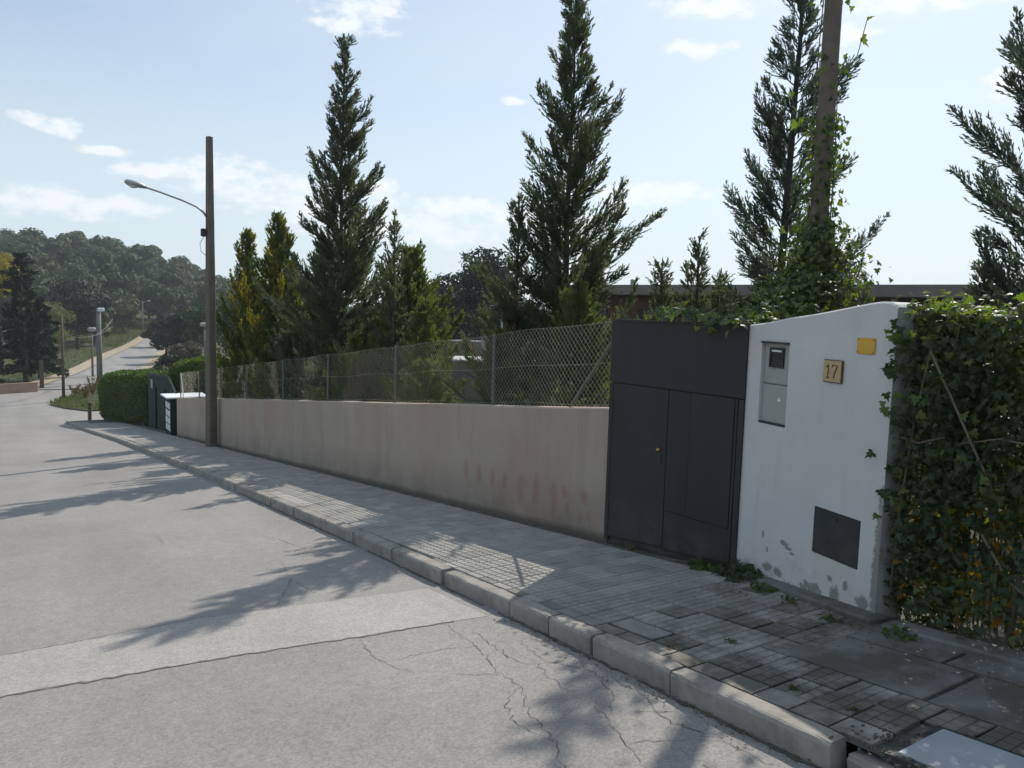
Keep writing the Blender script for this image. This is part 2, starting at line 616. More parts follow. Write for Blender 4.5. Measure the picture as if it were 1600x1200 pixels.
def mk_wall():
    # object coordinates: y along the street, z' = height above the pavement line (stored in the mesh sheared back here)
    mt, nt, b, o = mat('beige_render')
    N = NT(nt)
    sx_ = N.n('ShaderNodeSeparateXYZ')
    N.l(N.coord(), sx_.inputs[0])
    zz = N.math('ADD', sx_.outputs[2], N.math('MULTIPLY', sx_.outputs[1], SL))  # height over the sloping pavement
    sep = {'y': sx_.outputs[1], 'z': sx_.outputs[2], 'h': zz}
    c = N.mix(N.rng(N.noise(1.1, 6, .6), .3, .7), (.37, .30, .238), (.42, .35, .285))
    c = N.mix(N.rng(N.noise(.7, 5, .6, (1, 1, .6)), .5, .68, 0, .5), c, (.36, .235, .185))
    # grey repair shapes and vertical runs
    c = N.mix(N.rng(N.noise(1.6, 6, .7, (1, 3.5, .35)), .52, .75, 0, .45), c, (.24, .20, .165))
    # damp dirt along the foot
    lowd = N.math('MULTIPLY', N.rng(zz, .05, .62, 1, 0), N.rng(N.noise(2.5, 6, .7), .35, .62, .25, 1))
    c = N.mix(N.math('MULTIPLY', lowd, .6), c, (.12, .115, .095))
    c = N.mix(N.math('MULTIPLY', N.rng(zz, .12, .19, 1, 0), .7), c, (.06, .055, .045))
    # faded reddish marks scrubbed off the render
    mx_ = None
    marks = [(2.62, -.28, .05, .10), (2.32, -.29, .055, .10), (2.02, -.27, .035, .09), (1.76, -.26, .04, .09), (1.45, -.30, .055, .13), (1.16, -.23, .045, .15),
             (1.20, -.33, .05, .05), (.86, -.24, .055, .14), (.68, -.15, .05, .05), (.64, -.29, .04, .05), (.38, -.13, .045, .06), (.30, -.3, .04, .04), (.42, -.34, .03, .05)]
    for (y, z, ry, rz_) in marks:
        e = ell(N, sep, 'y', 'z', 5.2 + y, z, ry * 1.5, rz_ * 1.5)
        mx_ = e if mx_ is None else N.math('MAXIMUM', mx_, e)
    e = N.math('ADD', mx_, N.math('MULTIPLY', N.math('SUBTRACT', N.noise(14, 4, .6), .5), 1.6))
    c = N.mix(N.rng(e, 0, 1.1, 0, .5), c, (.27, .135, .115))
    N.l(c, b.inputs['Base Color'])
    b.inputs['Roughness'].default_value = .93
    h = N.math('ADD', N.noise(45, 5, .65), N.math('MULTIPLY', N.noise(3, 4), .8))
    N.bump(h, .45, .006, b)
    return mt


M['wall'] = mk_wall()


def mk_white():
    # object coordinates: x along the pillar face, z height
    mt, nt, b, o = mat('white_plaster')
    N = NT(nt)
    sx_ = N.n('ShaderNodeSeparateXYZ')
    N.l(N.coord(), sx_.inputs[0])
    sep = {'x': sx_.outputs[0], 'z': sx_.outputs[2]}
    c = N.mix(N.rng(N.noise(1.8, 5, .6), .3, .7), (.55, .53, .51), (.62, .60, .58))
    c = N.mix(N.rng(N.noise(2.4, 6, .65, (3.5, 3.5, .4)), .55, .75, 0, .30), c, (.40, .39, .36))
    # run-off under the vent
    run = N.math('MULTIPLY', N.math('MULTIPLY', N.rng(sep['x'], .74, .78), N.rng(sep['x'], 1.12, 1.16, 1, 0)), N.rng(sep['z'], -.3, .1, .35, 1))
    run = N.math('MULTIPLY', run, N.rng(sep['z'], .1, .13, 1, 0))
    c = N.mix(N.math('MULTIPLY', run, N.rng(N.noise(14, 4, .6, (1, 1, .12)), .35, .6, .2, .9)), c, (.58, .54, .48))
    mx_ = None
    for (x, z, rx, rz_) in [(.50, .065, .045, .018), (.545, .04, .035, .012), (.58, .015, .03, .010), (.34, -.15, .05, .03), (.45, -.155, .05, .03), (.74, -.18, .06, .06), (.81, -.15, .05, .04),
                            (.98, -.14, .04, .07), (.93, -.04, .02, .02), (1.06, -.04, .02, .03), (.28, .07, .012, .025), (.33, -.03, .012, .02), (.1, -.28, .1, .05), (.6, -.24, .12, .05), (1.2, -.1, .05, .05), (1.29, .1, .035, .5)]:
        e = ell(N, sep, 'x', 'z', x, z, rx * 1.35, rz_ * 1.35)
        mx_ = e if mx_ is None else N.math('MAXIMUM', mx_, e)
    e = N.math('ADD', mx_, N.math('MULTIPLY', N.math('SUBTRACT', N.noise(26, 5, .7), .5), 2.6))
    c = N.mix(N.rng(e, .25, .7, 0, .8), c, (.17, .165, .14))
    foot = N.math('MULTIPLY', N.rng(sep['z'], -.28, .05, 1, 0), N.rng(N.noise(9, 6, .7), .52, .66))
    c = N.mix(N.math('MULTIPLY', foot, .6), c, (.22, .2, .165))
    N.l(c, b.inputs['Base Color'])
    b.inputs['Roughness'].default_value = .88
    h = N.math('ADD', N.noise(30, 5, .6), N.math('MULTIPLY', N.noise(4, 3), 1.2))
    N.bump(h, .35, .006, b)
    return mt


M['white'] = mk_white()
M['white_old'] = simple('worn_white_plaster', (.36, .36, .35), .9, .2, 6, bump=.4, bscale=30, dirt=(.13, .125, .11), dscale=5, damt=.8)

# ------------------------------------------------------------------ terrain
def build_ground():
    a = np.array([0, 2, 4, 6, 8, 11, 14, 18, 23, 29, 36, 44, 54, 66, 80, 96, 112, 126, 140, 155, 170, 185, 200, 216, 232, 250, 275, 310, 370, 470, 600.])
    xs = np.concatenate([-a[::-1], a[1:]])
    ys = np.concatenate([-a[::-1][:-20:1] if False else -np.array([600, 450, 300, 120, 60, 30, 15, 6.]), np.arange(0, 130, 3.), np.arange(130, 290, 7), [320, 380, 480, 600.]])
    V, F = [], []
    for y in ys:
        for x in xs:
            z = T(x, y) - .10
            if y > 66 or x < -6 or x > 8:
                z += .25 * math.sin(x * .31 + 1.3) * math.sin(y * .23) * sm(6, 20, abs(x - 1))
            V.append((x, y, z))
    n = len(xs)
    for j in range(len(ys) - 1):
        for i in range(n - 1):
            F.append((j * n + i, j * n + i + 1, (j + 1) * n + i + 1, (j + 1) * n + i))
    G = Geo().add(V, F)
    o = G.build('ground', M['terrain'], smooth=True, kind='structure')
    o['label'] = 'dry grassy ground and wooded hillside'
    return o


build_ground()


def ribbon(name, pts, zo, mt, kind='structure', parent=None, smooth=False, ny=None):
    """pts: list of (Y, Xleft, Xright); follows the street profile g or the terrain"""
    V, F = [], []
    for (y, x0, x1) in pts:
        for k in range(5):
            x = x0 + (x1 - x0) * k / 4
            V.append((x, y, g(y) + zo))
    for j in range(len(pts) - 1):
        for k in range(4):
            F.append((j * 5 + k, j * 5 + k + 1, j * 5 + k + 6, j * 5 + k + 5))
    return Geo().add(V, F).build(name, mt, parent, kind=kind, smooth=smooth)


def kx(Y):
    return float(np.interp(Y, [-12, 1.7, 4, 7.5, 15, 27, 35, 43], [2.55, 2.68, 2.76, 2.84, 2.87, 2.79, 2.55, 2.15]))


ys = list(np.arange(-12, 34, 2.)) + list(np.arange(34, 66.1, 1.))
road = ribbon('road', [(y, -4.3 - (10 * sm(42, 52, y)) - (22 * sm(52, 60, y)), kx(y) + .02 if y < 43 else float(np.interp(y, [43, 47, 51, 56, 60, 66], [3.6, 9, 9, 1.95, 2.9, 4.8]))) for y in ys], 0, M['asphalt'])
road['label'] = 'worn pale grey asphalt street running downhill'
# hill road, one left edge measured on the ground
HL = [(56, -.9), (60, -.6), (66, 1.1), (70.4, 2.4), (78.8, 4.9), (88, 7.0), (99.6, 9.3), (110, 11.6), (121, 14.2), (133, 17.4), (145, 21), (158, 26), (172, 33)]


def hroad(o0, o1, name, zo, mt, y0=56, label=None):
    V, F = [], []
    L = [p for p in HL if p[0] >= y0]
    n = 0
    for i in range(len(L) - 1):
        steps = 4
        for k in range(steps + (1 if i == len(L) - 2 else 0)):
            t = k / steps
            y = L[i][0] * (1 - t) + L[i + 1][0] * t
            x = L[i][1] * (1 - t) + L[i + 1][1] * t
            V += [(x + o0, y, T(x, y) + zo), (x + o1, y - .15 * (o1 - o0), T(x, y) + zo)]
            n += 1
    for i in range(n - 1):
        F.append((i * 2, i * 2 + 1, i * 2 + 3, i * 2 + 2))
    o = Geo().add(V, F).build(name, mt, kind='structure')
    o['label'] = label
    return o


hroad(0, 4.5, 'hill_road', .05, M['far_asphalt'], 64, 'pale road climbing away between trees')
M['dirtverge'] = simple('beige_dirt_verge', (.33, .28, .2), .95, .2, 1.2, bump=.4, bscale=8, bd=.03)
hroad(-1.5, -.02, 'verge', .1, M['dirtverge'], 66, 'beige dirt verge beside the hill road')
hroad(4.52, 5.6, 'verge', .07, M['dirtverge'], 70, 'beige dirt verge on the tree side of the hill road')

# trench repair across the street
def sheet(poly_lo, poly_hi, zo, name, mt, parent, kind='structure'):
    V, F = [], []
    for (a, b) in zip(poly_lo, poly_hi):
        V += [(a[0], a[1], g(a[1]) + zo), (b[0], b[1], g(b[1]) + zo)]
    for i in range(len(poly_lo) - 1):
        F.append((i * 2, i * 2 + 2, i * 2 + 3, i * 2 + 1))
    return Geo().add(V, F).build(name, mt, parent)


xs_ = np.linspace(-4.3, 2.66, 60)
lo = [(x, float(np.interp(x, [-4.3, -.1, .97, 2.7], [4.95, 4.69, 4.57, 4.27])) + random.uniform(-.012, .012)) for x in xs_]
hi = [(x, float(np.interp(x, [-4.3, -.1, 1.0, 2.7], [5.5, 5.46, 5.49, 5.15])) + random.uniform(-.01, .01)) for x in xs_]
sheet(lo, hi, .0018, 'patch_strip', M['patch'], road)


def strip(path, width, zo, name, mt, parent, jag=.4, sub=.05, taper=True):
    P = []
    for i in range(len(path) - 1):
        a, b = np.array(path[i]), np.array(path[i + 1])
        n = max(1, int(np.linalg.norm(b - a) / sub))
        for k in range(n):
            P.append(a + (b - a) * k / n)
    P.append(np.array(path[-1]))
    P = np.array(P)
    P[1:-1] += rng.normal(0, jag * sub * .5, (len(P) - 2, 2))
    V, F = [], []
    for i in range(len(P)):
        d = P[min(i + 1, len(P) - 1)] - P[max(i - 1, 0)]
        d = d / (np.linalg.norm(d) + 1e-9)
        nn = np.array([-d[1], d[0]])
        ww = width * rng.uniform(.35, 1.3) * (.4 + .6 * math.sin(math.pi * (i + .5) / len(P)) if taper else 1)
        for s_ in (.5, -.5):
            q = P[i] + nn * s_ * ww
            V.append((q[0], q[1], g(q[1]) + zo))
    for i in range(len(P) - 1):
        F.append((i * 2, i * 2 + 2, i * 2 + 3, i * 2 + 1))
    return V, F


def strips(paths, width, zo, name, mt, parent, **k):
    for p in paths:
        V, F = strip(p, width, zo, name, mt, parent, **k)
        Geo().add(V, F).build(name, mt, parent)


strips([lo[::3]], .022, .0030, 'seam', M['seam'], road, jag=.35, sub=.04, taper=False)
strips([hi[::3][:16]], .010, .0030, 'seam', M['seam'], road, jag=.2, taper=False)
CR_ = [[(1.77, 4.37), (1.73, 4.14), (1.74, 3.91), (1.8, 3.69)], [(2.36, 4.39), (2.3, 3.81), (2.17, 3.35), (2.17, 3.14), (2.01, 2.83), (1.96, 2.55), (1.85, 2.36), (1.7, 1.9)],
       [(2.43, 4.08), (2.35, 3.51), (2.41, 3.34), (2.34, 2.95)], [(2.17, 3.14), (2.04, 3.08), (1.9, 2.82), (1.95, 2.63)], [(2.37, 2.83), (2.3, 2.61), (2.19, 2.38), (2.12, 2.16)],
       [(2.0, 6.78), (1.89, 6.15), (1.73, 5.79), (1.55, 5.4)], [(1.89, 6.15), (1.92, 5.52)], [(2.63, 2.94), (2.6, 2.71), (2.68, 2.57)], [(2.6, 2.71), (2.49, 2.39), (2.54, 2.12), (2.55, 1.84)],
       [(2.72, 6.44), (2.7, 6.02), (2.68, 5.47)], [(2.55, 3.7), (2.48, 3.4), (2.6, 3.1), (2.5, 2.8), (2.3, 2.61)], [(2.41, 3.34), (2.62, 3.3)], [(2.19, 2.38), (2.4, 2.25), (2.54, 2.12)],
       [(2.3, 3.81), (2.1, 3.9), (1.74, 3.91)], [(2.17, 3.35), (1.98, 3.5)], [(2.45, 2.6), (2.6, 2.45)], [(2.35, 2.2), (2.3, 1.9), (2.4, 1.6)], [(2.1, 8.5), (2.3, 7.9), (2.35, 7.2), (2.6, 6.9)],
       [(1.0, 9.5), (1.3, 9.0), (1.25, 8.4)]]
strips(CR_, .0038, .0030, 'crack', M['crack'], road, jag=.6, sub=.035)

# ------------------------------------------------------------------ pavement
pav_y1 = 43.0
V, F = [], []
yy = list(np.arange(-3, pav_y1 + .1, .5))
for y in yy:
    V += [(kx(y) + .10, y, g(y) + .098), (4.75, y, g(y) + .098)]
for i in range(len(yy) - 1):
    F.append((i * 2, i * 2 + 1, i * 2 + 3, i * 2 + 2))
pave = Geo().add(V, F).build('pavement', M['mortar'], kind='structure')
pave['label'] = 'tiled pavement with stone kerb sloping downhill'
SLA = math.atan(SL)


def tile_geo(c=(0, 0, 0), pads=True, s=.192):
    G = Geo()
    G.box((c[0], c[1], c[2] - .012), (s, s, .024))
    return G


def tile_mesh(mt, worn=False):
    G = Geo()
    s = .189 if worn else .192
    if worn:
        G.box((0, 0, -.014), (s, s, .026))
    dzp = -.0 if worn else 0
    tp = .0022 if worn else .002
    G.box((0, 0, -.016), (s, s, .024))
    p = s / 3
    for i in range(3):
        for j in range(3):
            cx, cy = (i - 1) * p, (j - 1) * p
            h0, h1 = (p * .47, p * .455) if worn else (p * .46, p * .40)
            Vp = [(cx + a * h0, cy + b * h0, -.004) for a, b in ((-1, -1), (1, -1), (1, 1), (-1, 1))] + [(cx + a * h1, cy + b * h1, tp) for a, b in ((-1, -1), (1, -1), (1, 1), (-1, 1))]
            G.add(Vp, [(4, 5, 6, 7), (0, 1, 5, 4), (1, 2, 6, 5), (2, 3, 7, 6), (3, 0, 4, 7)])
    return G


TM = [tile_mesh(t, k > 2).mesh('paving_tile', t) for k, t in enumerate(TILE)]


def tile_ok(x, y):
    if x - .1 < kx(y) + .112:
        return False
    if y < 2.5 and x > 3.36:
        return False
    if y < 1.60 and x < 3.2 and y > .75:
        return False
    if 3.07 < y < 3.45 and 2.93 < x < 3.18:
        return False
    return True


nt_ = 0
far = [Geo() for _ in TILE]
tg = tile_mesh(None)
tv = np.concatenate(tg.V)
ca, sa = math.cos(-SLA), math.sin(-SLA)
RX = np.array([[1, 0, 0], [0, ca, -sa], [0, sa, ca]])
for j in range(-12, 205):
    y = 1.61 + .2 * j + .1
    for i in range(8):
        x = 2.96 + .2 * (i - 1) + .1
        if y > 40 or not tile_ok(x, y):
            continue
        r = random.random()
        dirty = sm(3.6, 2.4, y)
        nearwall = sm(4.2, 4.5, x) * .4
        if r < dirty * .6 + nearwall * .15:
            k = random.choice([3, 4, 4])
        else:
            k = random.choice([0, 0, 1, 2, 2, 0])
        dz = random.uniform(-.002, .002) - (random.random() < dirty * .15) * .003
        rz = random.uniform(-.006, .006) * (1 + 2 * dirty)
        if y > .45 and nt_ < 300 and y < 9.5:
            o = link('paving_tile', TM[k], pave, (x, y, g(y) + .116 + dz))
            o.rotation_euler = (-SLA + random.uniform(-.006, .006), random.uniform(-.008, .008), rz)
            nt_ += 1
        else:
            if y < 26:
                Vt = (tv @ RX.T) + np.array([x, y, g(y) + .116 + dz])
                off = 0
                nq = [f for f in tg.F]
                G = far[k]
                G.V.append(Vt)
                for f in nq:
                    G.F.append(f + G.n)
                    G.M.append(np.zeros(len(f)))
                G.n += len(Vt)
            else:
                far[k].box((x, y, g(y) + .106 + dz), (.194, .194, .024))
for j in range(-12, 200):
    y = 1.61 + .2 * j + .1
    xk = kx(y) + .124
    wdt = 2.954 - xk
    if kx(y) + .112 > 2.96 and not (3.0 < y < 3.45):
        wdt = 3.154 - xk
    if wdt > .035 and not (y < 1.60 and y > .75):
        k = random.choice([0, 1, 2, 4])
        V8 = []
        for zz in (-.03, .0):
            V8 += [(xk, y - .094, g(y - .094) + .116 + zz), (xk + wdt, y - .094, g(y - .094) + .116 + zz), (xk + wdt, y + .094, g(y + .094) + .116 + zz), (xk, y + .094, g(y + .094) + .116 + zz)]
        far[k].add(V8, [(4, 5, 6, 7), (0, 1, 5, 4), (1, 2, 6, 5), (2, 3, 7, 6), (3, 0, 4, 7)])
for G, t in zip(far, TILE):
    if G.n:
        o = G.build('paving_tiles', t, pave)
        o['kind'] = 'stuff'

# concrete repair slabs beside the pillar and ivy
for (x0, x1, y0, y1) in [(3.37, 3.86, 1.72, 2.49), (3.37, 3.86, 1.05, 1.71), (3.87, 4.34, 1.9, 2.49), (3.87, 4.34, 1.2, 1.89), (3.37, 3.86, .3, 1.04), (3.87, 4.34, .4, 1.19), (3.37, 4.34, -1.2, .28)]:
    G = Geo()
    cx, cy = (x0 + x1) / 2, (y0 + y1) / 2
    G.cbox((0, 0, 0), (x1 - x0 - .012, y1 - y0 - .012, .03), .004)
    o = G.build('concrete_slab', M['slab'], pave, loc=(cx, cy, g(cy) + .102 + random.uniform(-.003, .003)))
    o.rotation_euler.x = -SLA
# raised mortar ledge at the foot of pillar and ivy
for (a, b) in [((4.13, 2.42), (4.44, 3.72)), ((4.10, 1.2), (4.12, 2.38)), ((4.10, -.6), (4.10, 1.17))]:
    d = np.array(b) - np.array(a)
    L = np.hypot(*d)
    c = (np.array(a) + np.array(b)) / 2
    G = Geo().cbox((0, 0, 0), (.16, L - .01, .05), .012)
    o = G.build('footing_ledge', M['slab'], pave, loc=(c[0] + .06, c[1], g(c[1]) + .125))
    o.rotation_euler = (-SLA, 0, -math.atan2(d[0], d[1]))


# kerb stones
def kerb_mesh(L, seed, drop=0):
    r = np.random.default_rng(seed)
    nY = 14
    prof = [(0, -.16), (-.002, .098), (.008, .115), (.022, .121), (.108, .121), (.116, .112), (.116, -.05)]
    V, F = [], []
    for j in range(nY):
        y = -L / 2 + L * j / (nY - 1)
        e = .012 if j in (0, nY - 1) else 0
        chip = max(0, r.normal(0, .004))
        for k, (x, z) in enumerate(prof):
            V.append((x + (chip if k in (1, 2) else 0) + (e if k < 3 else 0) + r.normal(0, .001), y + (r.normal(0, .003) if 0 < j < nY - 1 else 0), z - drop - (chip if k in (2, 3) else 0) - (e * .6 if 1 < k < 5 else 0) + r.normal(0, .0012)))
    n = len(prof)
    for j in range(nY - 1):
        for k in range(n - 1):
            F.append((j * n + k, j * n + k + 1, (j + 1) * n + k + 1, (j + 1) * n + k))
    F.append(tuple(range(n)))
    F.append(tuple((nY - 1) * n + k for k in range(n - 1, -1, -1)))
    return Geo().add(V, F).mesh('kerb_stone', M['kerb'])


KM = [kerb_mesh(.985, s_) for s_ in range(4)]
y = 1.70
joints = [1.70, 2.63, 3.28, 3.72, 4.20]
y0 = 4.20
while y0 < 42.5:
    joints.append(y0 + 1.0)
    y0 += 1.0
for i in range(len(joints) - 1):
    a, b = joints[i], joints[i + 1]
    L = b - a
    me = KM[i % 4] if abs(L - 1) < .01 else kerb_mesh(L - .015, 20 + i)
    yc = (a + b) / 2
    jx = random.uniform(-.006, .006) + (.02 if i == 4 else 0)
    o = link('kerb_stone', me, pave, (kx(yc) + jx, yc, g(yc) + random.uniform(-.003, .003) + (-.0 if i != 4 else -.012)))
    o.rotation_euler = (-SLA if yc < 34 else -math.atan((g(yc - .5) - g(yc + .5))), 0, -math.atan2(kx(b) - kx(a), b - a) + random.uniform(-.006, .006))
for i, yc in enumerate([1.19, .2, -.8, -1.8]):
    o = link('kerb_stone', kerb_mesh(.96, 40 + i, .045 if i == 0 else .0), pave, (kx(yc) + .035 * (i == 0), yc, g(yc)))
    o.rotation_euler = (-SLA, 0, -.03)
    if i == 0:
        o['label'] = 'sunken broken kerb stone'

# broken concrete around the near kerb end and fine rubble
G = Geo()
for k in range(130):
    yk = random.uniform(1.3, 1.75)
    xk = random.uniform(2.72, 3.05)
    s_ = random.uniform(.003, .010)
    G.box((xk, yk, g(yk) + .115 + s_ * .2), (s_ * 1.6, s_, s_), random.uniform(0, 3))
G.build('rubble', M['mortar'], pave)['kind'] = 'stuff'

# utility cover bottom right
t = thing('utility_cover', 'large pale blue-grey concrete cover set in dark frame by the near kerb end', 'utility cover', (2.98, 1.16, g(1.16) + .102))
t.rotation_euler = (-SLA, 0, 0)
Geo().cbox((0, 0, .006), (.33, .72, .03), .004).build('lid', M['cover'], t)
for dx, dy, w_, h_ in ((0, .375, .40, .03), (0, -.375, .40, .03), (.185, 0, .03, .72), (-.185, 0, .03, .72)):
    Geo().box((dx, dy, 0), (w_ if dx == 0 else .03, h_ if dx == 0 else .719, .03)).build('frame', M['black_iron'], t)
t = thing('access_cover', 'small square pavement cover outlined by wide dark gaps', 'access cover', (3.06, 3.21, g(3.21) + .1))
t.rotation_euler = (-SLA, 0, 0)
Geo().box((0, 0, .006), (.158, .358, .02)).build('lid', TILE[2], t)
for dx, dy, w_, h_ in ((0, .19, .196, .014), (0, -.19, .196, .014), (.091, 0, .014, .364), (-.091, 0, .014, .364)):
    Geo().box((dx, dy, .0), (w_, h_, .016)).build('frame', M['black_iron'], t)

# ------------------------------------------------------------------ boundary wall
def wallh(y):
    return 1.205 + .0022 * (y - 5.2)


yy = np.arange(5.2, 26.95, .6)
yy[-1] = 26.9
x0, x1 = 4.5, 4.7
V, F = [], []
for y in yy:
    zb, zt = g(y) - .2, g(y) + .12 + wallh(y) + .004 * math.sin(y * 1.7)
    V += [(x0, y, zb), (x0, y, zt - .012), (x0 + .012, y, zt), (x1 - .01, y, zt), (x1, y, zt - .01), (x1, y, zb)]
n = len(yy)
for i in range(n - 1):
    for k in range(5):
        a = i * 6 + k
        F.append((a, a + 1, a + 7, a + 6))
F.append(tuple(range(5, -1, -1)))
F.append(tuple((n - 1) * 6 + k for k in range(6)))
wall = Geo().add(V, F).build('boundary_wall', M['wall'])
tag(wall, 'long low beige rendered wall with faded reddish marks, carrying the wire fence', 'wall')
WT = lambda y: g(y) + .12 + wallh(y)

# ------------------------------------------------------------------ wire fence
fence = thing('wire_fence', 'chain-link fence on thin metal posts standing on the beige wall', 'fence', (4.6, 5.2, WT(5.2)))
FX, FY, FZ = 4.6, 5.2, WT(5.2)
FH = .80


def fz(y):
    return WT(y) - FZ


def rod(a, b, r, n=5):
    return Geo().tube([a, b], r, n)


posts = [7.42, 10.09, 12.88, 15.5, 18.4, 21.0, 23.8, 26.75]
for y in posts:
    o = rod((0, y - FY, fz(y) - .01), (.0, y - FY + random.uniform(-.02, .02), fz(y) + FH + .02), .017, 8).build('post', M['fence_post'], fence)
rod((0, .78, fz(5.98) - .0), (0, .12, fz(5.32) + FH * .82), .012, 8).build('brace', M['fence_post'], fence)
rod((0, 26.3 - FY, fz(26.3)), (0, 26.7 - FY, fz(26.7) + FH), .016, 6).build('brace', M['white_metal'], fence)
for z in (.03, .42, FH):
    P = [(0, y - FY, fz(y) + z + .012 * math.sin(y * 3)) for y in np.arange(5.22, 26.8, .5)]
    Geo().tube(P, .0018, 4).build('tension_wire', M['wire'], fence)
G = Geo()
pit = .062
for sgn in (1, -1):
    y = 5.22 - FH
    while y < 26.75:
        a0, a1 = y, y + FH * .95
        s0, s1 = max(a0, 5.22), min(a1, 26.75)
        if s1 > s0 + .03:
            P = []
            for k in range(4):
                yy_ = s0 + (s1 - s0) * k / 3
                h = (yy_ - y) / (FH * .95) * FH
                if sgn < 0:
                    h = FH - h
                P.append((.003 * sgn + .006 * math.sin(yy_ * 5), yy_ - FY, fz(yy_) + h))
            G.tube(P, .0016 if y < 7.4 else .0007, 3, caps=False)
        y += pit
G.build('wire_mesh', M['wire'], fence)

# ------------------------------------------------------------------ gate
gate = thing('metal_gate', 'tall charcoal sheet metal gate with small wicket door between wall and white pillar', 'gate', (4.46, 5.2, -.42))
gate.rotation_euler.z = math.atan2(4.45 - 4.53, 1) * 0 + 0.052
GL = 1.432


def gpt(u, z):  # local: -y runs towards the camera, x into the plot
    return (0, -u, z + .42)


def gpanel(u0, u1, z0, z1, name, proud=.0, th=.018, sl=False, mt=None, parent=None, b=.002):
    zb0 = z0
    G = Geo()
    # lower edge may follow the slope
    def zz(u, z):
        return z + (SL * u if sl and z == z0 else 0)
    V = []
    for x in (-proud - th, -proud):
        for (u, z) in ((u0, z0), (u1, z0), (u1, z1), (u0, z1)):
            V.append((x, -u, zz(u, z) + .42))
    # chamfered front ring
    Vf = [(-proud - th - b, -(u0 + b * 1.5), zz(u0, z0) + .42 + b * 1.5), (-proud - th - b, -(u1 - b * 1.5), zz(u1, z0) + .42 + b * 1.5), (-proud - th - b, -(u1 - b * 1.5), z1 + .42 - b * 1.5), (-proud - th - b, -(u0 + b * 1.5), z1 + .42 - b * 1.5)]
    V += Vf
    F = [(4, 5, 6, 7), (8, 11, 10, 9)]
    for i in range(4):
        j = (i + 1) % 4
        F += [(i, j, j + 4, i + 4), (8 + i, 8 + j, j, i)]
    G.add(V, F)
    return G.build(name, mt or M['gate'], parent or gate)


# backing sheet and frame
gpanel(.0, GL, -.46, 1.53, 'backing_sheet', -.03, .02, True)
gpanel(-.0, GL, 1.008, 1.545, 'upper_panel', 0, .022)
gpanel(.0, .045, -.42, .999, 'frame', 0, .02, True)
gpanel(1.385, GL, -.44, .999, 'frame', 0, .02, True)
gpanel(0, GL, 1.5465, 1.562, 'top_rail', .004, .03)
door = gpanel(.049, .695, -.38, 1.002, 'wicket_door', .0, .02, True)
gpanel(.701, .928, .008, 1.002, 'door_leaf', 0, .02)
gpanel(.932, 1.350, .008, 1.002, 'door_leaf', .004, .02)
gpanel(1.355, 1.378, -.0, .998, 'frame', 0, .02)
gpanel(.704, 1.378, -.40, .003, 'lower_panel', 0, .02, True)
Geo().tube([(-.02, -.63, .92), (-.05, -.63, .92), (-.062, -.63, .92)], [.012, .016, .008], 10).build('knob', M['brass'], door)
Geo().box((-.024, -.63, .84), (.006, .03, .07)).build('lock_plate', M['black_iron'], door)
for z in (.25, 1.15):
    Geo().tube([(-.025, -.045, z), (-.025, -.045, z + .1)], .009, 8).build('hinge', M['black_iron'], gate)

# ------------------------------------------------------------------ white pillar
A0 = np.array([4.53, 3.77])
A1 = np.array([4.26, 2.5])
dd = (A1 - A0) / np.linalg.norm(A1 - A0)
PRZ = math.atan2(dd[1], dd[0])
PL = 1.30
pil = thing('gate_pillar', 'wide white plastered pillar with rising curved top between gate and ivy hedge', 'pillar', (A0[0], A0[1], 0), PRZ)
# local x along the face towards the camera, local y = into the plot (left of x)
top_u = [0, .1, .2, .3, .39, .5, .6, .7, .79, .9, 1.0, 1.05, 1.12, 1.18, 1.24, 1.28, 1.30]
top_z = [1.556, 1.565, 1.578, 1.594, 1.61, 1.624, 1.636, 1.650, 1.664, 1.682, 1.698, 1.706, 1.716, 1.722, 1.718, 1.706, 1.69]
TH = .21
MET = (.148, .432, .858, 1.44)
VEN = (.76, 1.146, .09, .396)


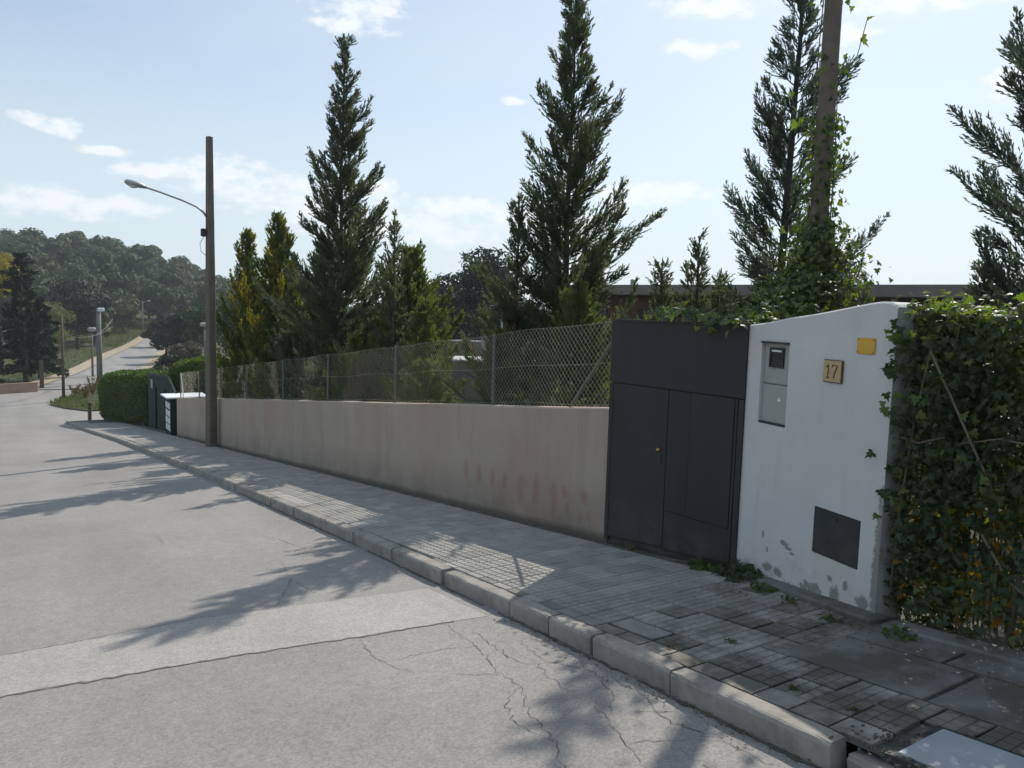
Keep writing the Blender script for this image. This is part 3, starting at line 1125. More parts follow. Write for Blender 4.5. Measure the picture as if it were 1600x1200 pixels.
def recess_face(G):
    """front face as a grid with two openings"""
    us = sorted(set(top_u + [MET[0], MET[1], VEN[0], VEN[1]]))
    for i in range(len(us) - 1):
        u0, u1 = us[i], us[i + 1]
        zt0, zt1 = np.interp(u0, top_u, top_z), np.interp(u1, top_u, top_z)
        zb0, zb1 = -.42, -.42
        segs = []
        cuts = [m_ for m_ in (MET, VEN) if u0 >= m_[0] - 1e-6 and u1 <= m_[1] + 1e-6]
        z_ = -.42
        for c_ in cuts:
            segs.append((z_, z_, c_[2], c_[2]))
            z_ = c_[3]
        segs.append((z_, z_, zt0 - .01, zt1 - .01))
        for (a, b_, c_, d_) in segs:
            G.add([(u0, 0, a), (u1, 0, b_), (u1, 0, d_), (u0, 0, c_)], [(0, 1, 2, 3)])
        # rounded top
        G.add([(u0, 0, zt0 - .01), (u1, 0, zt1 - .01), (u1, .012, zt1), (u0, .012, zt0)], [(0, 1, 2, 3)])
        G.add([(u0, .012, zt0), (u1, .012, zt1), (u1, TH - .01, zt1), (u0, TH - .01, zt0)], [(0, 1, 2, 3)])
        G.add([(u0, TH - .01, zt0), (u1, TH - .01, zt1), (u1, TH, zt1 - .01), (u0, TH, zt0 - .01)], [(0, 1, 2, 3)])
        G.add([(u1, TH, -.42), (u0, TH, -.42), (u0, TH, zt0 - .01), (u1, TH, zt1 - .01)], [(0, 1, 2, 3)])
    for m_ in (MET, VEN):
        d_ = .05 if m_ is MET else .02
        a, b_, c_, e_ = m_
        for q in [((a, c_), (a, e_)), ((a, e_), (b_, e_)), ((b_, e_), (b_, c_)), ((b_, c_), (a, c_))]:
            (p0, z0), (p1, z1) = q
            G.add([(p0, 0, z0), (p1, 0, z1), (p1, d_, z1), (p0, d_, z0)], [(0, 1, 2, 3)])
        G.add([(a, d_, c_), (b_, d_, c_), (b_, d_, e_), (a, d_, e_)], [(0, 1, 2, 3)])
    G.add([(0, TH, -.42), (0, 0, -.42), (0, 0, 1.546), (0, .012, 1.556), (0, TH - .01, 1.556), (0, TH, 1.546)], [(0, 1, 2, 3, 4, 5)])
    return G


G = recess_face(Geo())
G.build('pillar_body', M['white'], pil)
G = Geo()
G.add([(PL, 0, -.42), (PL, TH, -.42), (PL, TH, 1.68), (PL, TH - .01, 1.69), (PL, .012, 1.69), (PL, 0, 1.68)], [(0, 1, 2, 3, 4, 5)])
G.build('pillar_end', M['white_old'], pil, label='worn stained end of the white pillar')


def on_face(name, label, cat):
    return thing(name, label, cat, (A0[0], A0[1], 0), PRZ)


# meter cabinet in its niche
mb = on_face('meter_cabinet', 'grey recessed meter cabinet with small dark window on the white pillar', 'meter box')
Geo().cbox((.29, .034, 1.29), (.270, .02, .285), .004).build('upper_cover', M['meter'], mb)
Geo().cbox((.286, .034, 1.005), (.270, .022, .27), .004).build('lower_cover', M['meter'], mb)
G = Geo()
G.box((.289, .018, 1.395), (.145, .014, .014))
G.box((.289, .018, 1.268), (.145, .014, .012))
G.box((.2225, .018, 1.3315), (.012, .014, .113))
G.box((.3555, .018, 1.3315), (.012, .014, .113))
G.build('window_frame', M['black_plastic'], mb)
Geo().box((.289, .0215, 1.3315), (.121, .005, .113)).build('window_pane', M['glass_dark'], mb)
Geo().box((.289, .014, 1.379), (.10, .006, .012)).build('window_label', M['white_metal'], mb)
Geo().box((.29, .008, 1.437), (.275, .05, .012)).build('top_lip', M['black_plastic'], mb)
Geo().box((.29, .018, .866), (.27, .035, .012)).build('bottom_lip', M['black_plastic'], mb)
G = Geo()
G.add([(.315, .0215, 1.03), (.35, .0215, 1.03), (.333, .0215, 1.06)], [(0, 1, 2)])
G.build('warning_triangle', M['white_metal'], mb)
# number plaque
nb = on_face('house_number', 'ochre ceramic house number plaque reading 17 on the white pillar', 'house number')
Geo().cbox((.848, -.008, 1.283), (.158, .015, .145), .003).build('rim', M['plaque_ink'], nb)
Geo().box((.848, -.0172, 1.283), (.146, .003, .133)).build('plaque_tile', M['plaque'], nb)
digs = {'1': [[(-.022, .026), (-.005, .04), (-.006, .02), (-.003, 0), (-.007, -.02), (-.006, -.04)], [(-.018, -.04), (.006, -.041)]],
        '7': [[(-.022, .034), (-.020, .040), (.02, .038), (.012, .015), (.0, -.01), (-.008, -.042)], [(-.02, .040), (-.022, .026)]]}
for ch, ox in (('1', .822), ('7', .872)):
    G = Geo()
    for ln in digs[ch]:
        P = [(ox + a, -.0195, 1.283 + b_) for a, b_ in ln]
        G.tube(P, [.0042] * len(P), 6)
    G.build('digit', M['plaque_ink'], nb, label='digit ' + ch)
yp = on_face('yellow_plate', 'plain yellow rectangular plate near the top right of the white pillar', 'plate')
Geo().cbox((1.094, -.006, 1.456), (.136, .007, .096), .002).build('plate', M['yellow'], yp)
for du in (-.058, .058):
    for dz_ in (-.038, .038):
        Geo().tube([(1.094 + du, -.0095, 1.456 + dz_), (1.094 + du, -.0125, 1.456 + dz_)], .004, 6).build('screw', M['black_iron'], yp)
vp = on_face('vent_cover', 'dark square metal cover low on the white pillar with stains below', 'cover')
Geo().cbox((.953, .004, .243), (.380, .016, .300), .003).build('cover_plate', M['gate'], vp)
Geo().tube([(.953, -.004, .352), (.953, -.009, .352)], .013, 10).build('keyhole', M['black_plastic'], vp)

# ------------------------------------------------------------------ vegetation generators
def norm(v):
    return v / (np.linalg.norm(v, axis=-1, keepdims=True) + 1e-9)


def diamonds(P, D, L, W, r):
    """leaf-shaped quads: P base, D direction"""
    n = len(P)
    sd = norm(np.cross(D, r.normal(size=(n, 3))))
    L = np.broadcast_to(L, (n,))[:, None]
    W = np.broadcast_to(W, (n,))[:, None]
    return np.stack([P, P + D * L * .45 + sd * W * .5, P + D * L, P + D * L * .45 - sd * W * .5], axis=1)


def conifer(r, h, rf, nb, e0=15, e1=60, sp=.045, leafL=.055, leafW=.016, plume=.30, lean=(0, 0), t0=.03, rot=None, tuft=1.0, droop=0, trunk_r=None, asym=None):
    """rf(t) -> branch length at height fraction t. returns trunk Geo, leaves quads"""
    G = Geo()
    K = 9
    tz = np.linspace(0, 1, 14)
    wob = np.stack([np.cumsum(r.normal(0, .008, 14)) * h * .25 + lean[0] * tz * h, np.cumsum(r.normal(0, .008, 14)) * h * .25 + lean[1] * tz * h, tz * h], 1)
    wob[0, :2] = 0
    R0 = trunk_r or h * .006 + .02
    G.tube(wob, R0 * (1 - tz) ** .8 + .006, 8)
    allq = []
    phi = r.uniform(0, 6.28)
    ka, kb, kc = r.uniform(0, 6.28, 3)
    for b in range(nb):
        t = t0 + (1 - t0) * ((b + r.uniform(0, 1)) / nb) ** .92
        t = min(t, .995)
        phi += 2.399 + r.normal(0, .35)
        L = rf(t) * r.choice([.42, .62, .8, 1.0, 1.32], p=[.24, .24, .22, .15, .15]) * r.uniform(.88, 1.1)
        L *= 1 + .26 * math.sin(phi * 2 + ka + t * 5) * math.sin(t * 17 + kb) + .14 * math.sin(phi + kc)
        if L < .05:
            continue
        base = np.array([np.interp(t, tz, wob[:, k]) for k in range(3)])
        ea = math.radians(e0 + r.normal(0, 7) + 25 * t)
        eb = math.radians(min(86, e1 + r.normal(0, 9) + 12 * t))
        ss = np.linspace(0, 1, K)
        el = ea + (eb - ea) * ss ** 1.3 - math.radians(droop) * ss
        ph = phi + r.normal(0, .18) * ss + r.normal(0, .1) * ss * ss
        d = np.stack([np.cos(el) * np.cos(ph), np.cos(el) * np.sin(ph), np.sin(el)], 1)
        P = base + np.concatenate([[np.zeros(3)], np.cumsum((d[1:] + d[:-1]) / 2 * (L / (K - 1)), axis=0)])
        G.tube(P, np.linspace(R0 * .22 * (1 - t) + .005, .0025, K), 4, caps=False)
        ns = max(8, int(L / sp * 2.2))
        s = r.uniform(.10, 1.0, ns)
        s.sort()
        Pb = np.stack([np.interp(s, ss, P[:, k]) for k in range(3)], 1)
        Db = norm(np.stack([np.interp(s, ss, d[:, k]) for k in range(3)], 1))
        env = np.clip(np.minimum(.45 + s * 2, (1.06 - s) * 1.7), .12, 1)
        sl = np.clip(plume * (.45 + .6 * min(L, 1.2)) * env, .05, .42) * r.uniform(.6, 1.2, ns)
        perp = norm(np.cross(Db, r.normal(size=(ns, 3))))
        ang = np.radians(r.uniform(16, 50, ns))[:, None]
        Ds = norm(Db * np.cos(ang) + perp * np.sin(ang) + np.array([0, 0, .22]))
        m_ = np.maximum(4, (sl / (leafL * .21) * tuft).astype(int))
        idx = np.repeat(np.arange(ns), m_)
        j = np.concatenate([np.arange(k) for k in m_])
        f = (j + r.uniform(0, 1, len(j))) / m_[idx]
        bend = Db[idx] * .35 + np.array([0, 0, .1])
        Pl = Pb[idx] + (Ds[idx] * (1 - .25 * f[:, None]) + bend * f[:, None] ** 2 * .6) * (sl[idx] * f)[:, None]
        Dl = norm(Ds[idx] + bend * f[:, None] + r.normal(0, .27, (len(idx), 3)))
        Lf = leafL * r.uniform(.6, 1.25, len(idx)) * (1.1 - .35 * f)
        allq.append(diamonds(Pl, Dl, Lf * 1.25, leafW * 1.1 * r.uniform(.6, 1.35, len(idx)), r))
    # leader tip
    n = 90
    f = r.uniform(.9, 1, n)
    P = np.stack([np.interp(f, tz, wob[:, k]) for k in range(3)], 1)
    allq.append(diamonds(P, norm(np.array([0, 0, 1.]) + r.normal(0, .35, (n, 3))), leafL * 1.3, leafW, r))
    return G, np.concatenate(allq)


def crown_round(r, c, rad, ncl, nleaf, size, flat=.8, shell=.75):
    """quads on many sub-clumps filling an ellipsoid"""
    out = []
    cl = norm(r.normal(size=(ncl, 3))) * (r.uniform(.25, 1, (ncl, 1)) ** .5) * np.array(rad) * .72
    cl[:, 2] = np.abs(cl[:, 2]) * np.where(r.random(ncl) < .72, 1, -1)
    for k in range(ncl):
        cr = min(rad) * r.uniform(.26, .46)
        n = nleaf
        dr = norm(r.normal(size=(n, 3)))
        dr[:, 2] = dr[:, 2] * .8 + .15
        P = cl[k] + dr * cr * (r.uniform(shell, 1.08, (n, 1))) * np.array([1, 1, flat])
        nr = norm(dr + r.normal(0, .38, (n, 3)))
        D = norm(np.cross(nr, r.normal(size=(n, 3))))
        sd = np.cross(D, nr)
        ll = (size * r.uniform(.6, 1.4, n))[:, None]
        ww = (size * .62 * r.uniform(.7, 1.3, n))[:, None]
        out.append(np.stack([P - D * ll * .5, P + sd * ww * .5, P + D * ll * .5, P - sd * ww * .5], axis=1))
    Q = np.concatenate(out)
    return Q + np.array(c)


def place_tree(name, label, x, y, G, Qs, bark, rz=0, group=None, base=None, cat='tree', sink=.05):
    z = T(x, y) - sink if base is None else base
    t = thing(name, label, cat, (x, y, z), rz, group)
    if 4.8 < x < 7.5 and 5 < y < 28:
        VV = np.concatenate(G.V) + np.array([x, y, z])
        bad = (VV[:, 0] < 4.86) & (VV[:, 2] < -SL * VV[:, 1] + .12 + 1.36)
        keepF, keepM = [], []
        for f_, m_ in zip(G.F, G.M):
            ok = ~bad[f_].any(axis=1)
            keepF.append(f_[ok])
            keepM.append(m_[ok])
        G.F, G.M = keepF, keepM
    G.build('trunk', bark, t, smooth=True)
    for (Q, mt) in Qs:
        if 4.8 < x < 7.5 and 5 < y < 28 and len(Q):
            wx, wy, wz = Q[:, 2, 0] + x, Q[:, 2, 1] + y, Q[:, 2, 2] + z
            Q = Q[~((wx < 4.80) & (wz < -SL * wy + .12 + 1.33))]
            wx = Q[:, 2, 0] + x
            Q = Q[wx > 4.35]
        if len(Q):
            Geo().quads(Q).build('crown', mt, t)
    return t


def split(Q, r, frac, cond=None):
    m_ = r.random(len(Q)) < frac
    if cond is not None:
        m_ &= cond(Q[:, 0])
    return Q[~m_], Q[m_]


def cone(rmax, p=.75, top=.06, bottom=.75):
    return lambda t: max(top, rmax * (1 - t) ** p * min(1, bottom + t * 2.5))


# ---- the row of cypresses behind the wall
R_ = np.random.default_rng
r = R_(11)
G, Q = conifer(r, 8.75, lambda t: max(.16, 2.35 * (1 - t) ** .95 * min(1, .9 + t)), 290, 12, 56, .045, .062, .017, .32)
tA = place_tree('cypress_tree', 'tall pointed dark cypress directly right of the street lamp pole', 5.85, 15.75, G, [(Q, M['cyp'])], M['bark'], group='conifers behind the wall', cat='cypress')
r = R_(12)
G, Q = conifer(r, 6.85, lambda t: max(.30, 1.72 * (1 - t) ** .75 * min(1, .85 + t * 2)), 265, 12, 54, .045, .056, .015, .30)
tB = place_tree('cypress_tree', 'tallest dark cypress rising out of the frame above the wall near the gate', 6.55, 8.7, G, [(Q, M['cyp'])], M['bark'], group='conifers behind the wall', cat='cypress')
r = R_(23)
G, Q = conifer(r, 7.2, lambda t: max(.28, 1.7 * (1 - t) ** .8 * min(1, .8 + t * 2)), 135, 18, 55, .036, .055, .0125, .32)
tC = place_tree('cypress_tree', 'sparse bluish cypress with open feathery tiers left of the ivy-covered pole', 7.9, 6.15, G, [(Q, M['cyp_blue'])], M['bark_dark'], group='conifers behind the wall', cat='cypress')
r = R_(34)
G, Q = conifer(r, 4.65, lambda t: max(.25, 1.75 * (1 - t) ** .55), 90, 22, 48, .034, .05, .0125, .30)
tD = place_tree('cypress_tree', 'bluish cypress cut by the right edge of the view above the ivy hedge', 7.5, 3.1, G, [(Q, M['cyp_blue'])], M['bark_dark'], group='conifers behind the wall', cat='cypress')
r = R_(45)
G, Q = conifer(r, 4.75, cone(1.0, .75), 90, 12, 58, .045, .055, .016, .30)
place_tree('cypress_tree', 'short slender cypress against the right side of the tall one by the lamp', 5.9, 13.1, G, [(Q, M['cyp'])], M['bark'], group='conifers behind the wall', cat='cypress')
r = R_(46)
G, Q = conifer(r, 4.2, cone(1.05, .75), 85, 12, 58, .045, .055, .015, .32)
Q, Qb = split(Q, r, .8, lambda P: (P[:, 2] < 2.6) & (np.sin(P[:, 0] * 9) * np.sin(P[:, 1] * 7) > .5))
place_tree('cypress_tree', 'small cypress with brown patches left of the tallest one', 5.9, 8.95, G, [(Q, M['cyp']), (Qb, M['cyp_brown'])], M['bark'], group='conifers behind the wall', cat='cypress')
# golden pair
for (seed, x, y, h, lab, rm) in ((51, 6.1, 24.2, 6.35, 'golden-tipped cypress nearest the lamp pole', 1.9), (52, 6.0, 20.8, 6.15, 'golden-tipped cypress between the lamp pole one and the tall dark cypress', 1.9)):
    r = R_(seed)
    G, Q = conifer(r, h, cone(rm, .6, .14), 190, 25, 72, .06, .085, .026, .34)
    rad = np.hypot(Q[:, 0, 0], Q[:, 0, 1])
    ph = np.arctan2(Q[:, 0, 1], Q[:, 0, 0])
    mk = (np.sin(ph * 3 + Q[:, 0, 2] * 1.7) > .1) & (rad > .42 * (1.2 - Q[:, 0, 2] / h)) & (Q[:, 0, 2] > h * .42) & (r.random(len(Q)) < .6)
    place_tree('golden_cypress', lab, x, y, G, [(Q[~mk], M['cyp_yel']), (Q[mk], M['cyp_gold'])], M['bark'], group='golden cypresses', cat='cypress')
r = R_(53)
G, Q = conifer(r, 5.3, cone(.6, .7, .08), 70, 25, 76, .06, .08, .024, .3)
place_tree('cypress_tree', 'small green cypress peeping between the two golden-tipped ones', 6.9, 22.9, G, [(Q, M['cyp_light'])], M['bark'], group='conifers behind the wall', cat='cypress')

for (seed, x, y, h, rm, lab, mt) in ((54, 6.4, 18.3, 5.0, 1.5, 'broad dark conifer filling the gap between golden and tall cypress', 'cyp'), (55, 6.6, 13.9, 4.2, 1.3, 'broad green conifer behind the short slender cypress', 'cyp_light'),
                                     (56, 7.9, 26.5, 4.2, 1.6, 'broad dark conifer behind the lamp pole', 'cyp')):
    r = R_(seed)
    G, Q = conifer(r, h, cone(rm * 1.2, .5, .15), 150, 15, 60, .06, .085, .026, .34)
    place_tree('cypress_tree', lab, x, y, G, [(Q, M[mt])], M['bark'], group='conifers behind the wall', cat='cypress')

# low light green saplings and shrubs along the fence
saps = [(6.0, 12.0, 3.0, .85, 'broad light green sapling right beneath the short slender cypress', 61), (5.55, 10.9, 1.9, .6, 'bushy light green sapling above the middle of the wall', 62),
        (5.45, 8.7, 2.2, .6, 'light green sapling with arching tips left of the bare fence mesh', 63), (5.8, 7.4, 2.6, .75, 'light green sapling behind the clearest stretch of fence mesh', 64),
        (5.5, 13.9, 2.5, .8, 'light green sapling at the foot of the tall cypress by the lamp', 65), (5.6, 18.4, 2.9, .8, 'dark green sapling low between golden and tall cypress', 66),
        (6.3, 17.6, 3.6, .9, 'taller green sapling filling the gap left of the tall cypress', 67)]
for (x, y, h, rm, lab, seed) in saps:
    r = R_(seed)
    G, Q = conifer(r, h, cone(rm * 1.35, .55, .14), 100, 15, 62, .05, .065, .018, .34)
    Q, Qb = split(Q, r, .3, lambda P: (P[:, 2] < h * .6) & (np.sin(P[:, 0] * 11) * np.sin(P[:, 1] * 9) > .6))
    place_tree('conifer_sapling', lab, x, y, G, [(Q, M['cyp_light'] if seed != 66 else M['cyp']), (Qb, M['cyp_brown'])], M['bark'], group='saplings along the fence', cat='sapling')
for (x, y, h, rm, lab, seed) in [(6.95, 6.6, 3.3, .62, 'small dark conifer with a spiky top behind the gate', 71), (6.85, 7.1, 3.05, .5, 'smallest dark conifer top left behind the gate', 72),
                                 (14.0, 8.9, 3.5, .55, 'tiny distant conifer tip above the brown roof right of the pole', 73), (10.4, 8.4, 3.6, .8, 'dense conifer mass beneath the sparse bluish cypress', 74),
                                 (8.2, 7.4, 3.0, .9, 'rounded green conifer left of the pole base', 75), (7.5, 3.6, 2.55, .7, 'low bluish conifer tip between white pillar and the cut cypress', 76)]:
    r = R_(seed)
    G, Q = conifer(r, h, cone(rm * 1.3, .7, .07), 90, 12, 58, .045, .05, .014, .3)
    place_tree('small_conifer', lab, x, y, G, [(Q, M['cyp'] if seed != 76 else M['cyp_blue'])], M['bark_dark'], group='small conifers behind the gate', cat='conifer')


# ---- ivy
def ivy_template(k=0):
    # five-lobed leaf, tip at +y, folded a little along the midrib, unit length
    out = [(0, 0, 0), (.30, -.10, -.03), (.52, .12, -.05), (.26, .26, .0), (.34, .55, -.05), (.14, .55, .0), (0, 1.0, -.10), (-.14, .55, .0), (-.34, .55, -.05), (-.26, .26, .0), (-.52, .12, -.05), (-.30, -.10, -.03)]
    c = (0, .35, .05)
    V = np.array([c] + out)
    F = np.array([[0, i, i % 12 + 1] for i in range(1, 13)])
    return V, F


IV, IF = ivy_template()


def ivy_leaves(r, P, Nn, size, down=.8, jit=.5):
    """P positions, Nn outward normals; leaf hangs with the tip downwards"""
    n = len(P)
    Nn = norm(Nn + r.normal(0, jit, (n, 3)))
    dn = np.array([0, 0, -1.]) * down + r.normal(0, .45, (n, 3))
    Yd = norm(dn - Nn * np.sum(dn * Nn, 1, keepdims=True))
    Xd = np.cross(Yd, Nn)
    s = (size * r.uniform(.55, 1.3, n))[:, None, None]
    V = P[:, None, :] + s * (IV[None, :, 0:1] * Xd[:, None, :] + IV[None, :, 1:2] * Yd[:, None, :] + IV[None, :, 2:3] * Nn[:, None, :])
    return V


def add_leaves(G, V):
    n = len(V)
    F = (IF[None] + (np.arange(n) * 13)[:, None, None]).reshape(-1, 3)
    G.add(V.reshape(-1, 3), F)
    return G


LEAFM = {}


def single_leaves(parent, pos, nrm, size, mats, r, jit=.45):
    """leaves that can be picked apart: each an object sharing one mesh per colour"""
    for mt in mats:
        if mt.name not in LEAFM:
            LEAFM[mt.name] = Geo().add(IV, IF).mesh('leaf', mt)
    for p, n_ in zip(pos, nrm):
        n_ = norm(n_ + r.normal(0, jit, 3))
        dn = np.array([0, 0, -1.]) + r.normal(0, .45, 3)
        Yd = norm(dn - n_ * (dn @ n_))
        Xd = np.cross(Yd, n_)
        o = link('leaf', LEAFM[mats[int(r.integers(len(mats)))].name], parent)
        s = size * r.uniform(.7, 1.3)
        mm = Matrix.Identity(4)
        for i in range(3):
            mm[i][0], mm[i][1], mm[i][2], mm[i][3] = Xd[i] * s, Yd[i] * s, n_[i] * s, p[i]
        o.matrix_local = mm


# ivy hedge to the right of the pillar; runs towards and past the camera
hx0, hy0 = 4.30, 2.46
HEND = -1.4
hedge = thing('ivy_hedge', 'dense dark ivy hedge with lit young leaves on top at the right edge', 'hedge', (4.3, 2.4, .0))
ho = np.array([4.3, 2.4, 0])
r = R_(101)
HLn = hy0 - HEND


def htop(y):
    return 1.70 + .035 * np.sin(y * 5.1) + .03 * np.sin(y * 11 + 1)


def hedge_pts(n, layer):
    y = r.uniform(HEND, hy0 - .02, n)
    if layer == 'front':
        z = r.uniform(0, 1, n) ** .75
        zb = -SL * y + .12
        zz = zb + (htop(y) - zb) * z
        x = 4.30 - .02 * (2.46 - y) * .3 + r.normal(0, .035, n) + .07 * np.sin(y * 7 + zz * 3) * np.sin(zz * 6 + y * 2)
        nn = np.stack([-np.ones(n), np.zeros(n), .25 * np.ones(n)], 1)
    elif layer == 'inner':
        z = r.uniform(0, 1, n) ** .8
        zb = -SL * y + .12
        zz = zb + (htop(y) - zb) * z
        x = r.uniform(4.36, 4.72, n)
        nn = r.normal(size=(n, 3))
    elif layer == 'back':
        z = r.uniform(0.0, 1, n) ** .7
        zb = -SL * y + .12
        zz = zb + (htop(y) - zb) * z
        x = 4.74 + r.normal(0, .03, n)
        nn = np.stack([np.ones(n), np.zeros(n), .2 * np.ones(n)], 1)
    else:
        x = r.uniform(4.24, 4.8, n)
        zz = htop(y) + r.normal(0, .035, n)
        nn = np.stack([r.normal(0, .3, n), r.normal(0, .3, n), np.ones(n)], 1)
    return np.stack([x, y, zz], 1), nn


def thin_low(P, r, keep):
    # the lower third of the hedge is more open
    h = P[:, 2] + SL * P[:, 1] - .12
    k = r.random(len(P)) < np.clip(keep + (h / 1.0), 0, 1)
    hole = (P[:, 1] < 2.05) & (np.sin(P[:, 1] * 6.3 + 1) * np.sin(P[:, 2] * 8 + P[:, 1] * 3) > .62) & (h < .95)
    return k & ~(hole & (r.random(len(P)) < .85))


G = Geo()
P, nn = hedge_pts(11000, 'front')
k = thin_low(P, r, .5)
add_leaves(G, ivy_leaves(r, P[k] - ho, nn[k], .043))
P, nn = hedge_pts(10000, 'inner')
k = thin_low(P, r, .12)
add_leaves(G, ivy_leaves(r, P[k] - ho, nn[k], .05))
P, nn = hedge_pts(4500, 'back')
k = thin_low(P, r, .05)
add_leaves(G, ivy_leaves(r, P[k] - ho, nn[k], .05))
o = G.build('leaves', M['ivy'], hedge)
o['kind'] = 'stuff'
G = Geo()
P, nn = hedge_pts(2600, 'top')
add_leaves(G, ivy_leaves(r, P - ho, nn, .044, .3, .6))
P, nn = hedge_pts(900, 'inner')
add_leaves(G, ivy_leaves(r, P - ho, nn, .05))
o = G.build('leaves', M['ivy_light'], hedge, label='pale young leaves along the hedge top')
o['kind'] = 'stuff'
G = Geo()
P, nn = hedge_pts(6500, 'inner')
P[:, 0] -= .10
P = P[(P[:, 2] + SL * P[:, 1] - .12) < .7]
add_leaves(G, ivy_leaves(r, P - ho, r.normal(size=P.shape), .045))
o = G.build('leaves', M['ivy_dry'], hedge, label='dry orange leaves low in the hedge')
o['kind'] = 'stuff'
G = Geo()
n = 1500
P = np.stack([r.uniform(4.30, 4.62, n), r.uniform(2.12, 2.47, n), r.uniform(-.1, 1.66, n)], 1)
add_leaves(G, ivy_leaves(r, P - ho, np.tile([-.8, -.3, .2], (n, 1)), .055))
o = G.build('leaves', M['ivy'], hedge)
o['kind'] = 'stuff'
# pickable leaves on the visible front
P, nn = hedge_pts(270, 'front')
P[:, 1] = r.uniform(1.2, 2.42, len(P))
zb = -SL * P[:, 1] + .15
P[:, 2] = zb + (htop(P[:, 1]) - zb) * r.uniform(0, 1, len(P)) ** .7
P[:, 0] -= .035
single_leaves(hedge, P - ho, nn, .05, [M['ivy'], M['ivy'], M['ivy_light']], r)
# leaves wrapping the pillar end
Pe = []
for _ in range(75):
    zz = r.choice([1.55, 1.45, 1.3, 1.05, .8, .62, .5], p=[.26, .2, .14, .16, .1, .08, .06]) + r.normal(0, .05)
    Pe.append((4.235 + r.normal(0, .03) - .0, 2.46 + r.normal(.0, .04), zz))
Pe = np.array(Pe)
single_leaves(hedge, Pe - ho, np.tile([-.8, -.6, .1], (len(Pe), 1)), .052, [M['ivy'], M['ivy'], M['ivy_light']], r)
# stems and cane screen behind
for (pts, rr) in [([(4.27, 2.30, 1.45), (4.25, 2.18, 1.25), (4.25, 2.02, .95), (4.27, 1.92, .75)], .008), ([(4.3, 2.44, .0), (4.28, 2.41, .5), (4.3, 2.38, 1.0), (4.28, 2.3, 1.5)], .008),
                  ([(4.32, 1.8, -.05), (4.28, 1.75, .5), (4.33, 1.6, 1.1), (4.3, 1.45, 1.55)], .013), ([(4.3, 2.2, .98), (4.26, 2.32, .93), (4.25, 2.42, .95)], .006),
                  ([(4.3, 1.3, 0), (4.27, 1.4, .6), (4.31, 1.2, 1.2)], .012), ([(4.27, 1.95, .5), (4.25, 1.8, .3), (4.27, 1.62, .18)], .008), ([(4.26, 1.6, 1.0), (4.25, 1.9, 1.02), (4.27, 2.1, .96)], .005)]:
    Geo().tube(np.array(pts) - ho, [rr, rr * .9, rr * .8, rr * .6][:len(pts)], 6).build('stem', M['stalk'], hedge, smooth=True)
G = Geo()
y = HEND
while y < 2.4:
    zt = htop(y) - .12
    x = 4.62 + random.uniform(-.02, .02)
    G.tube([(x - 4.3, y - 2.4, -SL * y + .1), (x - 4.3 + random.uniform(-.02, .02), y - 2.4 + random.uniform(-.03, .03), zt)], .006, 4, caps=False)
    y += random.uniform(.012, .05)
for _ in range(140):
    y = random.uniform(HEND, 2.4)
    z = random.uniform(0, 1.5)
    x = random.uniform(.02, .4)
    a = np.array([x, y - 2.4, z])
    G.tube([a, a + np.array([random.uniform(-.1, .1), random.uniform(-.15, .15), .18]), a + np.array([random.uniform(-.1, .1), random.uniform(-.3, .3), .4])], .0035, 4, caps=False)
G.build('twigs', M['cane'], hedge)['kind'] = 'stuff'

# ---- utility pole wrapped in ivy
PX, PY = 6.2, 4.45
pz = T(PX, PY)
up = thing('utility_pole', 'tall brown wooden pole climbed by ivy behind the white pillar', 'pole', (PX, PY, pz))
Geo().tube([(0, 0, -.1), (.0, 0, 3), (.01, 0, 6), (.02, 0, 8.4)], [.09, .082, .072, .065], 14).build('pole_shaft', M['woodpole'], up, smooth=True)
ivyp = thing('climbing_ivy', 'ivy climbing the wooden pole and spilling over the gate top', 'ivy', (PX, PY, pz))
r = R_(120)
P, nn, sz = [], [], []
# thickets by height above ground: camera eye is 2.1 m over this ground
for (z0, z1, n, rad, dens_) in [(1.2, 2.5, 3200, .42, 1), (2.2, 2.95, 1500, .28, 1), (2.9, 3.9, 420, .17, 1), (3.7, 4.5, 50, .14, 1), (4.9, 5.6, 240, .30, 1), (5.6, 6.2, 60, .2, 1)]:
    for _ in range(n):
        th = r.uniform(0, 6.28)
        z = r.uniform(z0, z1)
        rr = .085 + abs(r.normal(0, .5)) * rad
        P.append((rr * math.cos(th), rr * math.sin(th), z))
        nn.append((math.cos(th), math.sin(th), .3))
# mound at the foot of the pole leaning towards the gate
for _ in range(3600):
    c = np.array([r.uniform(-1.35, .25), 0, 0])
    t_ = (c[0] + 1.35) / 1.6
    yv = (1 - t_) * -.35 + r.normal(0, .20)
    zt = 1.97 + .85 * t_ ** 1.3
    z = zt - abs(r.normal(0, .28)) + .04
    P.append((c[0], yv + .1, z))
    nn.append((r.normal(0, .5) - .3, r.normal(0, .5) - .2, .8))
P, nn = np.array(P), np.array(nn)
m_ = r.random(len(P)) < .58
G = Geo()
add_leaves(G, ivy_leaves(r, P[~m_], nn[~m_], .056, .7, .5))
G.build('leaves', M['ivy'], ivyp)['kind'] = 'stuff'
G = Geo()
add_leaves(G, ivy_leaves(r, P[m_], nn[m_], .056, .7, .5))
o = G.build('leaves', M['ivy_light'], ivyp, label='yellow-green young leaves of the climbing ivy')
o['kind'] = 'stuff'
for k in range(5):
    P_ = [(.10 * math.cos(k * 1.3 + z * .8), .10 * math.sin(k * 1.3 + z * .8), z) for z in np.arange(0, 3.6 + k * .45, .3)]
    Geo().tube(P_, np.linspace(.014, .004, len(P_)), 5).build('stem', M['stalk'], ivyp, smooth=True)
